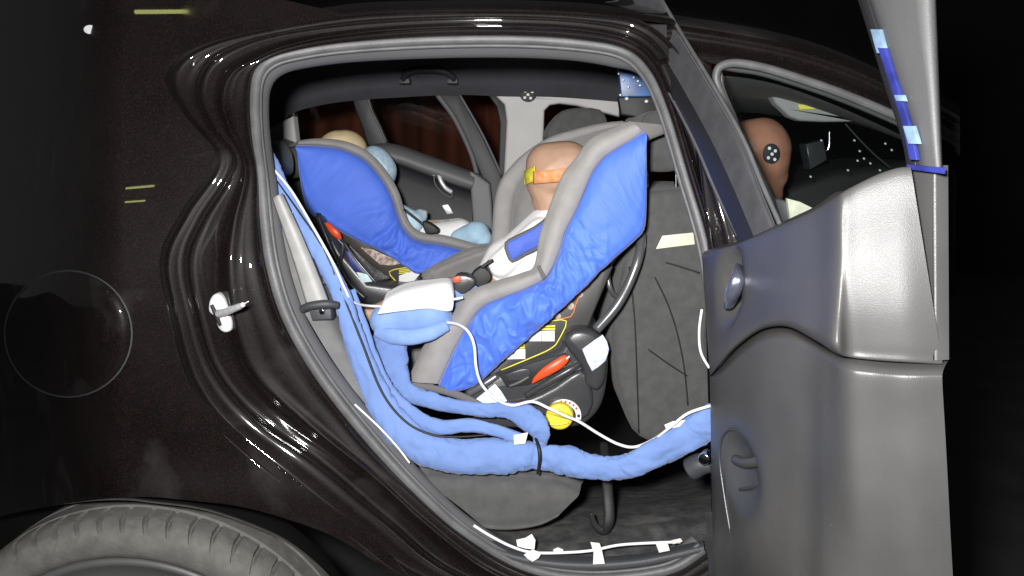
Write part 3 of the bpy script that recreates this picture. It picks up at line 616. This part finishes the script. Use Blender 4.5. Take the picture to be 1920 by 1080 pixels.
def puff(lo, hi, amp, wr, seed, fr=9):
    """puffed cover: folds run across the strip, strongest between lo and hi along it"""
    def f(p, s, t):
        k = math.sin(math.pi * min(1, max(0, t)))
        g = 0.12 + math.exp(-((s - (lo + hi) / 2) / ((hi - lo) / 2)) ** 4)
        a = s * fr + 0.9 * noise.noise(V((s * 5, t * 2.2, seed)))
        w = abs(noise.noise(V((a, t * 0.9, seed)))) * 1.6 + 0.35 * abs(noise.noise(V((a * 2.6 + t, t * 3.0, seed + 3))))
        n3 = noise.noise(V((s * fr * 2.2 + t * 1.5, t * 2.4 - s * 3, seed + 11)))
        w += 0.35 * max(0, 1 - abs(n3) * 6)
        return p + V((0, -amp * k ** 0.6 + wr * g * (0.4 - w) * (0.35 + k), 0))
    return f
dq = [0.06 * max(0, (i - 8) / 6) ** 1.3 for i in range(15)]
loft("blue_side_cover", [[P(*B[i], 0.30 + dq[i]) for i in range(15)], [P(*B[i], 0.225 + dq[i]) for i in range(15)]] + [[P(*lp(B[i], A[i], f), 0.215 + dq[i]) for i in range(15)] for f in (0.12, 0.33, 0.55, 0.78, 0.93)] + [[P(*A[i], 0.212 + dq[i]) for i in range(15)]], bluefab, cs, nu=14, nv=7, disp=puff(0.38, 1.0, 0.030, 0.017, 3.0, 11))
tube("piping", [(u, v, 0.226 + dq[i], 4.5) for i, (u, v) in enumerate(B)], blk, cs, n=8, seg=6)
mid = [[P(*lp(A[i], G[i], f), y + dq[i]) for i in range(15)] for f, y in ((0.0, 0.214), (0.08, 0.203), (0.5, 0.197), (0.92, 0.21), (1.0, 0.235))]
bk = [[P(*(lp((G[i][0] + (90 if i < 8 else 30 + 6 * (14 - i)), G[i][1] + (10 if i < 8 else 40)), FW[i], f)), y) for i in range(15)] for f, y in ((0.0, 0.30), (0.35, 0.42), (0.75, 0.52))]
far = [[P(FW[i][0] + 30 * (1 if i < 9 else 0.3), FW[i][1] + 10, 0.575) for i in range(15)], [P(FW[i][0] + 4, FW[i][1] + 2, 0.59) for i in range(15)], [P(FW[i][0], FW[i][1], 0.605) for i in range(15)], [P(FW[i][0] + 4, FW[i][1] + 2, 0.625) for i in range(15)], [P(FW[i][0] + 50, FW[i][1] + 20, 0.64) for i in range(15)]]
loft("grey_padding", mid + bk + far, greyfab, cs, nu=6, nv=4, disp=lambda p, s, t: p + V((0, 0.003 * noise.noise(p * 30), 0)))
slab("padding_loop", L([(1006,500),(1013,498),(1024,520),(1017,525)], 0.192), FRONT, 0.003, web, cs, 0.001)
plate("padding_label", [(1108,258),(1122,254),(1124,260),(1112,264)], 0.58, 0.003, inkY, cs, 0.0005)
plate("padding_label", [(1107,264),(1116,262),(1112,276),(1108,276)], 0.58, 0.003, paper, cs, 0.0005)
tube("edge_binding", [(766,722,0.225,12),(800,726,0.235,14),(850,738,0.24,16),(890,755,0.24,16),(925,778,0.235,14)], greyfab2, cs, seg=10, flat=0.5)
# back hull
plate("seat_shell", [(1204,300),(1203,430),(1186,455),(1145,505),(1118,580),(1098,640),(1050,672),(940,716),(880,735),(830,715),(1010,560),(1090,400)], 0.29, 0.30, blackpl, cs, 0.02, 2)
YO = 0.022
lp_ = plate("warning_panel", [(903,714),(960,664),(1080,556),(1128,508),(1150,500),(1112,590),(1092,640),(1075,652),(1042,668),(938,706)], 0.262, 0.02, M("panel_charcoal", (0.04, 0.04, 0.038), 0.5), cs, 0.004)
def line(name, pts, y, w, mat, par): return tube(name, [(u, v, y, w) for u, v in pts], mat, par, n=3, seg=6, flat=0.4)
line("yellow_outline", [(1026,603),(1062,602),(1046,640),(1035,652),(1012,664),(940,694)], 0.259, 2.6, inkY, lp_)
line("orange_outline", [(1030,596),(1070,594),(1084,560),(1118,516)], 0.259, 2.6, inkO, lp_)
line("orange_outline", [(1056,578),(1075,562),(1098,538)], 0.259, 2.2, inkO, lp_)
plate("white_caution_block", [(985,640),(1008,621),(1040,620),(1040,640)], 0.258, 0.003, paper, lp_, 0.0005)
plate("white_caution_block", [(944,674),(965,655),(985,655),(985,673)], 0.258, 0.003, paper, lp_, 0.0005)
for u0, v0, u1 in ((1016,611,1041),(1012,616,1041),(974,646,984),(968,651,984)):
    plate("yellow_text_line", [(u0,v0),(u1,v0-1),(u1,v0+2.4),(u0,v0+3)], 0.258, 0.003, inkY, lp_, 0.0004)
for u0, v0, u1, v1 in ((1015,620,1015.8,640),(962,660,962.8,673)):
    plate("block_divider", [(u0,v0),(u1,v0),(u1,v1),(u0,v1)], 0.2572, 0.001, inkB, lp_, 0.0002)
for u0, v0, r in ((1070,574,7),(1046,593,6),(1088,552,6)):
    plate("panel_pictogram", [(u0 + r * math.cos(a), v0 + r * math.sin(a)) for a in [k * 0.628 for k in range(10)]], 0.258, 0.003, papero, lp_, 0.0005)
# base
YO = 0.045
def base_disp(p, s, t): return p
bo = [(868,752),(885,722),(905,712),(950,693),(1005,672),(1050,655),(1056,632),(1075,616),(1108,616),(1130,632),(1141,660),(1139,715),(1130,758),(1112,785),(1080,803),(1000,806),(900,800)]
bs_ = plate("seat_base", bo, 0.225, 0.36, blackpl, cs, 0.016, 3, 0.004)
plate("base_hump", [(1056,640),(1074,619),(1106,618),(1128,634),(1138,660),(1136,712),(1120,735),(1099,722),(1092,692),(1074,668)], 0.198, 0.04, blackpl, bs_, 0.014, 2, 0.003)
plate("base_body", [(905,768),(985,750),(1040,724),(1090,694),(1112,738),(1104,780),(1050,802),(980,804),(910,798)], 0.209, 0.03, blackpl, bs_, 0.009, 2, 0.001)
tube("base_rib", [(878,738,0.225,17),(905,722,0.222,17),(932,704,0.225,15)], steel, bs_, seg=12)
tube("base_rib", [(985,742,0.222,12),(1030,715,0.216,16),(1070,692,0.216,16),(1092,678,0.225,10)], blackpl, bs_, seg=12)
plate("lever_slot", [(936,704),(1000,680),(1060,662),(1070,676),(1030,700),(990,722),(950,726)], 0.2105, 0.004, blk, bs_, 0.0015)
plate("latch_clip", [(947,702),(975,692),(992,690),(998,700),(985,712),(955,716)], 0.205, 0.012, blackpl, bs_, 0.003)
tube("latch_clip_bar", [(955,724,0.205,8),(975,716,0.204,9),(992,706,0.205,8)], plastic, bs_, seg=8)
tube("recline_lever", [(998,719,0.200,3),(1006,710,0.195,12),(1025,696,0.19,20),(1045,684,0.19,22),(1060,673,0.193,17),(1064,669,0.196,8)], red, cs, n=5, seg=12, flat=0.5)
tube("lever_pivot", [(1062,673,0.19,4),(1068,668,0.19,4)], paper, cs, seg=6)
plate("base_sticker", [(1092,655),(1112,640),(1130,628),(1138,640),(1142,655),(1136,676),(1122,688),(1110,696),(1100,676)], 0.190, 0.003, paperp, bs_, 0.0006)
plate("base_sticker", [(893,748),(912,733),(928,720),(940,734),(951,752),(925,760),(900,760)], 0.2065, 0.003, paperc, bs_, 0.0006)
arc = [(1057 + 33 * math.cos(a), 780 + 31 * math.sin(a)) for a in [math.radians(x) for x in range(-190, 25, 12)]]
arc2 = [(1057 + 23 * math.cos(a), 780 + 22 * math.sin(a)) for a in [math.radians(x) for x in range(14, -190, -12)]]
dl = plate("dial_scale", arc + arc2, 0.2055, 0.003, paper, bs_, 0.0006)
for k, dg in enumerate((-100, -83, -66, -49, -32, 0)):
    a = math.radians(dg); u0, v0 = 1057 + 28 * math.cos(a), 780 + 26.5 * math.sin(a); r = 3.2 if k in (0, 5) else 2.4
    plate("dial_mark", [(u0 + r * math.cos(b), v0 + r * math.sin(b)) for b in [q * 0.785 for q in range(8)]], 0.2045, 0.0015, inkB if k == 5 else inkR, dl, 0.0003)
kc = P(1050, 782, 0.20)
kn = slab("recline_knob", [P(1049 + 26 * math.cos(a), 782 + 25 * math.sin(a), 0.182) for a in [2 * math.pi * k / 36 for k in range(36)]], V((-0.1, -1, 0.1)), 0.03, yellow, cs, 0.007)
tube("knob_ridge", [(1029,772,0.176,7),(1045,775,0.170,12),(1060,779,0.170,12),(1070,783,0.176,7)], yellow, kn, seg=12)
tube("knob_ridge", [(1030,795,0.176,5),(1048,796,0.174,5),(1066,792,0.176,5)], yellow, kn, seg=10)
YO = 0.0
tube("frame_tube", [(1203,440,0.30,18),(1198,480,0.27,18),(1180,530,0.26,18),(1155,575,0.25,19),(1118,618,0.25,20)], steel, cs, seg=14)
tube("frame_tube", [(1143,498,0.34,8),(1140,520,0.33,9),(1146,545,0.32,10),(1160,560,0.29,10)], steel, cs, seg=10)
# harness
loft("shoulder_strap", [L([(1028,402),(990,438),(955,458),(925,478),(900,505),(885,522)], 0.36), L([(1034,420),(1000,452),(962,476),(935,490),(908,515),(893,530)], 0.345)], web, cs, nu=5, nv=3, thick=0.002)
plate("strap_pad", [(951,456),(968,447),(1000,430),(1026,413),(1032,420),(1030,436),(1010,462),(985,474),(962,488),(953,475)], 0.325, 0.014, bluepad, cs, 0.005, 2, 0.003)
plate("strap_pad_edge", [(946,456),(966,443),(1000,426),(1028,408),(1036,422),(1034,440),(1012,467),(986,480),(960,494),(949,478)], 0.331, 0.012, web, cs, 0.004, 2)
bkl = plate("harness_buckle", [(850,524),(862,514),(885,518),(893,530),(880,546),(862,555),(850,552)], 0.30, 0.03, blackpl, cs, 0.006, 2)
plate("buckle_button", [(849,520),(862,517),(864,528),(851,531)], 0.295, 0.01, red, bkl, 0.002)
plate("harness_tongue", [(880,520),(900,500),(918,508),(922,525),(905,540),(890,536)], 0.32, 0.02, blk, cs, 0.005, 2)
line("harness_web", [(886,520),(905,500),(925,488)], 0.325, 7, blk, cs)

# ------------------------------------------------------------------ near child dummy
def q3(u, v, y, r): return (P(u, v, y), px(y, r))
def cap(a, b): return (a[0], a[1], b[0], b[1])
nd = empty("crash_test_dummy", P(940, 560, 0.42), "tan child dummy with an orange and yellow band round its head in the near seat", "dummy")
bodyc = [cap(q3(1038,322,0.42,52), q3(1048,315,0.42,50)), cap(q3(1030,312,0.42,45), q3(1062,312,0.42,48)), cap(q3(1024,345,0.42,36), q3(1036,378,0.42,34)), cap(q3(1010,378,0.42,14), q3(1020,388,0.42,16)),
         cap(q3(994,352,0.42,8), q3(1000,345,0.42,12)), cap(q3(1048,370,0.42,32), q3(1050,425,0.42,34)), cap(q3(1030,440,0.42,52), q3(960,510,0.42,52)), cap(q3(950,520,0.42,50), q3(930,535,0.42,50)),
         cap(q3(910,545,0.38,36), q3(790,556,0.34,30)), cap(q3(910,560,0.48,30), q3(800,572,0.46,26)), cap(q3(790,556,0.34,28), q3(705,588,0.33,18)), cap(q3(705,585,0.33,16), q3(680,590,0.33,17))]
blob("body", bodyc, skin, nd, 0.004, 8)
blob("shirt", [cap(q3(1036,440,0.42,58), q3(965,505,0.42,58)), cap(q3(960,500,0.42,58), q3(935,532,0.42,50)), cap(q3(1012,432,0.37,24), q3(940,496,0.36,26))], white, nd, 0.005, 5)
blob("trousers", [cap(q3(905,552,0.38,42), q3(800,572,0.30,40)), cap(q3(910,562,0.48,36), q3(810,575,0.46,34)), cap(q3(806,585,0.245,40), q3(724,600,0.25,32)), cap(q3(818,598,0.25,32), q3(728,610,0.25,28))], trous, nd, 0.005, 4)
loft("white_cloth", [L([(728,545),(760,530),(800,524),(845,522),(852,545)], 0.42), L([(722,556),(760,540),(800,532),(842,528),(852,552)], 0.24), L([(712,580),(755,572),(800,568),(836,568),(850,570)], 0.198), L([(708,590),(752,584),(800,580),(834,584),(848,582)], 0.20)], white, nd, nu=5, nv=4, thick=0.004, disp=lambda p, s, t: p + V((0, 0.006 * noise.noise(p * 28), 0)))
hm = tube("trouser_hem", [(705,622,0.23,22),(735,630,0.215,32),(770,632,0.21,32),(810,624,0.21,28),(838,610,0.22,22)], trous, nd, n=8, seg=14, flat=0.6, wr=0.002, wf=30)
def headring(dv, m, u0, u1, w, nm, y=0.42):
    pts = []
    a = []
    for k in range(13):
        f = k / 12; u = u0 + (u1 - u0) * f; ang = math.pi * (f * 0.52 + 0.02)
        a.append((u, f))
    r1 = [P(u, 330 - 8 * f + dv[0], 0.42 - 0.079 * math.sin(math.acos(max(-1, min(1, (u - 1043) / 58.5)))) * 1.0) for u, f in a]
    r2 = [P(u, 330 - 8 * f + dv[1], 0.42 - 0.079 * math.sin(math.acos(max(-1, min(1, (u - 1043) / 57.5)))) * 0.99) for u, f in a]
    return loft(nm, [r1, r2], m, nd, nu=2, nv=3, thick=0.0025, off=0)
headring((-9, 15), orange, 1000, 1090, 24, "orange_head_band")
headring((-10, 17), yel, 983.5, 1003, 24, "yellow_head_patch")

# ------------------------------------------------------------------ far child seat (forward facing) and its dummy
c2 = empty("child_seat", P(700, 560, 1.0), "forward facing blue child seat behind, against the far door", "child seat", GRP)
A2 = [(559,272),(599,274),(640,281),(680,299),(708,328),(730,362),(744,400),(756,428),(780,450),(824,459),(868,468)]
B2 = [(560,280),(564,320),(572,365),(583,395),(610,414),(640,432),(675,451),(718,471),(755,493),(788,511),(830,490)]
G2 = [(560,264),(598,260),(648,266),(690,286),(722,320),(745,358),(757,395),(768,420),(790,436),(835,442),(905,462)]
loft("blue_side_cover", [L(B2, 0.98), L(B2, 0.87)] + [[P(*lp(B2[i], A2[i], f), 0.86) for i in range(11)] for f in (0.15, 0.4, 0.7, 0.9)] + [L(A2, 0.86)], bluefab, c2, nu=12, nv=5, disp=puff(0.55, 1.0, 0.03, 0.012, 11.0, 12))
loft("grey_padding", [L(A2, 0.862), [P(*lp(A2[i], G2[i], 0.3), 0.845) for i in range(11)], [P(*lp(A2[i], G2[i], 0.8), 0.848) for i in range(11)], L(G2, 0.87), [P(G2[i][0] - 30, G2[i][1] + 14, 0.95) for i in range(11)], [P(G2[i][0] - 30, G2[i][1] + 14, 1.1) for i in range(11)], [P(G2[i][0] + 2, G2[i][1] + 6, 1.16) for i in range(11)], [P(G2[i][0] - 20, G2[i][1] + 20, 1.2) for i in range(11)]], greyfab, c2, nu=6, nv=4)
plate("seat_front_pad", [(790,512),(830,490),(872,470),(918,462),(925,480),(900,520),(830,540),(795,530)], 0.80, 0.2, greyfab, c2, 0.03, 2)
plate("seat_shell", [(570,385),(610,420),(680,458),(790,515),(800,560),(740,580),(660,560),(620,520),(590,450)], 0.91, 0.25, blackpl, c2, 0.02)
tube("piping", [(u, v, 0.872, 4) for u, v in B2[:10]], blk, c2, n=8, seg=6)
lp2 = plate("warning_panel", [(600,412),(680,455),(788,513),(776,528),(742,534),(728,520),(690,492)], 0.885, 0.02, M("panel_brown_black", (0.035, 0.026, 0.022), 0.5), c2, 0.003)
plate("printed_picture", [(676,464),(700,468),(735,484),(752,494),(735,498),(712,496)], 0.881, 0.003, papero, lp2, 0.0005)
plate("white_caution_block", [(748,517),(772,508),(788,513),(776,528),(748,530)], 0.881, 0.003, paper, lp2, 0.0005)
line("yellow_outline", [(745,530),(730,509),(768,501)], 0.882, 2.4, inkY, lp2)
for k in range(3): plate("yellow_text_line", [(748,506+3*k),(770,503+3*k),(770,505+3*k),(748,508+3*k)], 0.881, 0.003, inkY, lp2, 0.0004)
plate("seat_base", [(590,400),(604,408),(640,470),(690,530),(770,540),(780,580),(700,590),(650,560),(615,490)], 0.80, 0.2, blackpl, c2, 0.015)
tube("frame_tube", [(596,405,0.79,12),(612,445,0.78,12),(632,490,0.78,12),(655,530,0.78,12),(685,560,0.78,12)], blackpl, c2, seg=10)
tube("frame_tube", [(606,415,0.78,7),(635,450,0.78,7),(643,460,0.78,7),(640,480,0.78,7),(637,500,0.78,7)], blackpl, c2, seg=8)
tube("frame_tube", [(645,455,0.80,4),(670,490,0.79,4),(705,530,0.79,4)], steel, c2, seg=8)
tube("recline_lever", [(611,418,0.77,6),(622,430,0.765,14),(632,440,0.765,14),(638,449,0.77,6)], red, c2, seg=10, flat=0.5)
plate("blue_sticker", [(646,470),(655,472),(688,512),(665,510),(655,495)], 0.792, 0.004, bluetape, c2, 0.0006)
plate("grey_sticker", [(668,510),(688,514),(698,528),(680,530)], 0.792, 0.004, paperc, c2, 0.0006)
line("harness_web", [(757,392),(775,406),(792,420),(806,430)], 0.83, 5, blk, c2)
plate("harness_buckle", [(792,416),(805,418),(822,430),(818,438),(798,438)], 0.82, 0.03, blk, c2, 0.004, 2)
fdm = empty("crash_test_dummy", P(760, 470, 1.0), "small cream headed dummy in white and pale blue in the far seat", "dummy")
blob("body", [cap(q3(638,288,1.0,44), q3(648,286,1.0,42)), cap(q3(655,300,1.0,36), q3(670,320,1.0,30)), cap(q3(665,330,1.0,30), q3(690,400,1.0,45)), cap(q3(690,400,1.0,45), q3(730,440,1.0,45)), cap(q3(740,440,0.98,25), q3(830,435,0.96,20)), cap(q3(740,440,1.04,25), q3(840,430,1.04,20)), cap(q3(840,430,0.98,18), q3(890,450,0.95,16)), cap(q3(700,380,0.93,18), q3(770,420,0.93,13)), cap(q3(772,420,0.94,13), q3(795,400,0.95,8))], skin3, fdm, 0.005, 6)
blob("sleeve", [cap(q3(715,390,0.95,26), q3(775,415,0.93,20)), cap(q3(775,418,0.93,20), q3(788,405,0.95,14))], palecloth, fdm, 0.005, 4)
blob("trouser_leg", [cap(q3(790,445,0.96,24), q3(865,432,0.94,22)), cap(q3(800,440,1.02,24), q3(860,428,1.02,20))], white, fdm, 0.005, 4)
blob("sock", [cap(q3(862,446,0.92,19), q3(896,436,0.90,22)), cap(q3(890,432,0.9,18), q3(905,445,0.9,18))], paleblue, fdm, 0.005, 4)
pl = loft("pillow", [L([(676,288),(700,280),(722,290),(738,312),(738,335),(728,352)], 1.0), L([(672,284),(700,273),(724,284),(742,310),(742,334),(730,356)], 0.95), L([(668,296),(690,290),(712,304),(726,325),(730,345),(724,362)], 0.90)], palecloth, None, nu=5, nv=4, thick=0.03)
tag(pl, "speckled pale blue pillow tucked beside the cream dummy head", "pillow")

# ------------------------------------------------------------------ adult dummy in the front
ad = empty("crash_test_dummy", P(1430, 480, 0.5), "orange brown adult dummy seen through the front door window", "dummy")
blob("body", [cap(q3(1410,282,0.5,58), q3(1432,280,0.5,50)), cap(q3(1425,275,0.5,54), q3(1428,300,0.5,52)), cap(q3(1440,300,0.5,38), q3(1452,330,0.5,26)), cap(q3(1476,318,0.5,4), q3(1470,312,0.5,10)), cap(q3(1420,330,0.5,40), q3(1432,365,0.5,36)), cap(q3(1405,340,0.5,40), q3(1400,420,0.5,45)), cap(q3(1400,450,0.5,90), q3(1390,640,0.5,110))], skin2, ad, 0.007, 8)
tk2 = plate("target_sticker", [(1447 + 16 * math.cos(a), 288 + 19 * math.sin(a)) for a in [2 * math.pi * k / 20 for k in range(20)]], 0.428, 0.01, blk, ad, 0.001)
for du, dv in ((-4,-10),(7,-5),(1,1),(-6,8),(6,11)):
    plate("target_dot", [(1447 + du + 3 * math.cos(a), 288 + dv + 3.2 * math.sin(a)) for a in [2 * math.pi * k / 10 for k in range(10)]], 0.4265, 0.002, paper, tk2, 0.0005)

# ------------------------------------------------------------------ cable sleeves and loose things
SG = "blue instrument cable sleeves"
s1 = tube("cable_sleeve", [(500,285,0.25,24),(517,326,0.21,30),(533,366,0.185,30),(572,430,0.16,31),(611,496,0.15,33),(640,556,0.145,36),(664,632,0.14,42),(695,715,0.135,50),(735,790,0.115,62),(790,838,0.10,66),(857,855,0.095,72),(935,857,0.095,72),(980,855,0.095,62),(1008,856,0.098,52),(1062,865,0.085,60),(1108,875,0.075,50),(1157,878,0.065,50),(1207,862,0.05,56),(1290,816,0.03,68),(1335,790,0.02,74),(1390,770,0.08,74)], sleeve, None, n=12, seg=28, flat=0.5, wr=0.0045, wf=26)
tag(s1, "widest blue fabric sleeve running from the headrest along the cushion to the door", "cable sleeve", SG)
s2 = tube("cable_sleeve", [(655,545,0.20,24),(678,620,0.18,30),(702,690,0.16,34),(730,738,0.145,34),(768,776,0.13,36),(820,800,0.115,32),(880,798,0.11,28),(930,807,0.108,24),(985,826,0.105,22)], sleeve, None, n=10, seg=20, flat=0.45, wr=0.004, wf=28)
tag(s2, "narrow blue fabric sleeve lying between the two wider ones", "cable sleeve", SG)
s3 = tube("cable_sleeve", [(722,622,0.25,52),(734,660,0.235,62),(742,700,0.215,52),(760,732,0.20,38),(800,748,0.19,33),(850,761,0.185,30),(905,769,0.18,28),(950,769,0.175,34),(990,784,0.165,50),(1013,808,0.145,38),(1012,834,0.11,26)], sleeve, None, n=12, seg=24, flat=0.45, wr=0.0045, wf=28)
tag(s3, "blue fabric sleeve looping under the seat from the dummy leg to the yellow knob", "cable sleeve", SG)
tie = tube("cable_tie", [(1004,822,0.085,5),(1010,840,0.065,7),(1012,862,0.062,7),(1008,888,0.075,5)], blk, s1, seg=8)
tube("sleeve_strap", [(606,530,0.155,6),(622,522,0.148,8),(634,516,0.155,6)], web, s1, seg=8)
tube("sleeve_dark_line", [(520,340,0.19,3),(566,405,0.16,4),(608,470,0.148,4),(646,560,0.138,4),(678,640,0.13,5),(716,735,0.115,5),(760,790,0.098,5),(810,815,0.09,5),(860,819,0.085,4),(915,815,0.082,3)], blk, s1, n=8, seg=8)  # thin black line following the edge of the wide sleeve
tg = slab("paper_tag", [P(963,816,0.068), P(990,811,0.068), P(985,832,0.068), P(964,834,0.068)], V((0, -1, 0.2)), 0.003, paper, None, 0.001)
tag(tg, "small white paper tag stuck on the blue sleeve beside its black tie", "tag")
tg = slab("paper_tag", [P(1246,797,0.018), P(1262,790,0.018), P(1285,788,0.018), P(1275,800,0.018), P(1250,806,0.018)], V((0, -1, 0.2)), 0.003, paper, None, 0.001)
tag(tg, "scrap of white tape holding the cable on the sleeve near the door", "tag")
def wireo(pts, label, w=6): return tag(tube("cable", [(u, v, y, w) for u, v, y in pts], wire, None, n=8, seg=8), label, "cable")
wireo([(832,604,0.24),(858,608,0.20),(878,622,0.17),(889,648,0.165),(893,690,0.17),(904,722,0.18),(930,748,0.18),(960,760,0.15),(998,753,0.15),(1030,766,0.15),(1060,780,0.155),(1085,790,0.16),(1125,815,0.12),(1160,833,0.09),(1190,838,0.075),(1225,824,0.05),(1258,800,0.01),(1290,775,0.0),(1335,760,-0.01)], "white cable draped over the blue seat and yellow knob towards the door")
wireo([(508,312,0.19),(545,356,0.165),(587,426,0.14),(624,492,0.13),(646,540,0.13),(662,566,0.16),(700,574,0.22),(760,573,0.195),(815,567,0.195),(868,558,0.19)], "white cable running down beside the sleeve and across the dummy knees", 5)
wireo([(1316,580,0.02),(1311,620,0.02),(1314,660,0.01),(1330,690,0.0)], "short white cable bowing out beside the open door hinge edge", 5)
wireo([(888,985,0.075),(920,1005,0.075),(960,1025,0.075),(1000,1036,0.075),(1060,1036,0.075),(1110,1032,0.075),(1160,1022,0.08),(1220,1018,0.085),(1276,1016,0.085)], "white cable taped along the door sill", 6)
wireo([(665,758,0.085),(712,802,0.08),(745,838,0.08),(768,868,0.085)], "thin white cable tucked along the lower door seal", 4)
def scrap(pts, y, label, mat=tape, n=V((0, -0.7, 0.7))):
    o = slab("tape_piece", [P(u, v, y + 0.0004 * ((k * 7) % 5)) for k, (u, v) in enumerate(pts)], n, 0.002, mat, None, 0.0006); return tag(o, label, "tape", "pieces of tape")
scrap([(968,1012),(985,1008),(997,1001),(1004,1012),(1002,1030),(985,1028),(970,1024)], 0.07, "crumpled white tape on the sill, the larger upper piece at the cable bend")
scrap([(982,1040),(998,1030),(1016,1036),(1010,1046),(999,1053),(990,1048)], 0.065, "white tape scrap stuck just below the crumpled piece")
scrap([(1037,1030),(1046,1026),(1056,1030),(1056,1036),(1038,1036)], 0.07, "smallest white tape dab on the middle of the sill cable")
scrap([(1107,1016),(1124,1018),(1128,1028),(1134,1057),(1112,1058),(1113,1036)], 0.065, "tall greyish tape strip crossing the sill cable")
scrap([(1230,1020),(1252,1018),(1256,1032),(1236,1036)], 0.075, "grey tape square on the sill near the end of the cable")
scrap([(1258,1013),(1276,1009),(1280,1015),(1262,1020)], 0.078, "narrow white tape end at the very tip of the sill cable")
scrap([(1238,450),(1242,442),(1300,436),(1303,458),(1262,463),(1230,467)], 0.328, "cream masking tape strip across the back of the front seat", tapec, FRONT)
sp = tube("strap", [(1132,830,0.30,16),(1136,880,0.24,20),(1140,930,0.20,22),(1142,975,0.18,22),(1132,996,0.18,18),(1116,985,0.18,14),(1108,962,0.18,10)], blk, None, n=8, seg=12, flat=0.4)
tag(sp, "black webbing strap hanging in a hook in front of the rear cushion", "strap")
bb = empty("sensor_board", P(1195, 170, 0.9), "dark blue board with small reflective balls under the roof by the pillar", "board")
plate("board", [(1160,125),(1205,128),(1238,180),(1165,182)], 0.55, 0.02, blueboard, bb, 0.003)
for u, v in ((1160,138),(1168,150),(1163,178),(1188,145),(1196,152),(1200,160),(1178,163)):
    tube("marker_ball", [(u-1.6,v,0.535,2.5),(u,v,0.533,4.5),(u+1.6,v,0.535,2.5)], silver, bb, seg=8)
plate("board_base", [(1160,182),(1240,180),(1250,230),(1165,215)], 0.57, 0.03, blk, bb, 0.004)
for u, v in ((1175,185),(1212,190)):
    tube("marker_ball", [(u-3,v,0.555,4),(u,v,0.553,7),(u+3,v,0.555,4)], silver, bb, seg=8)
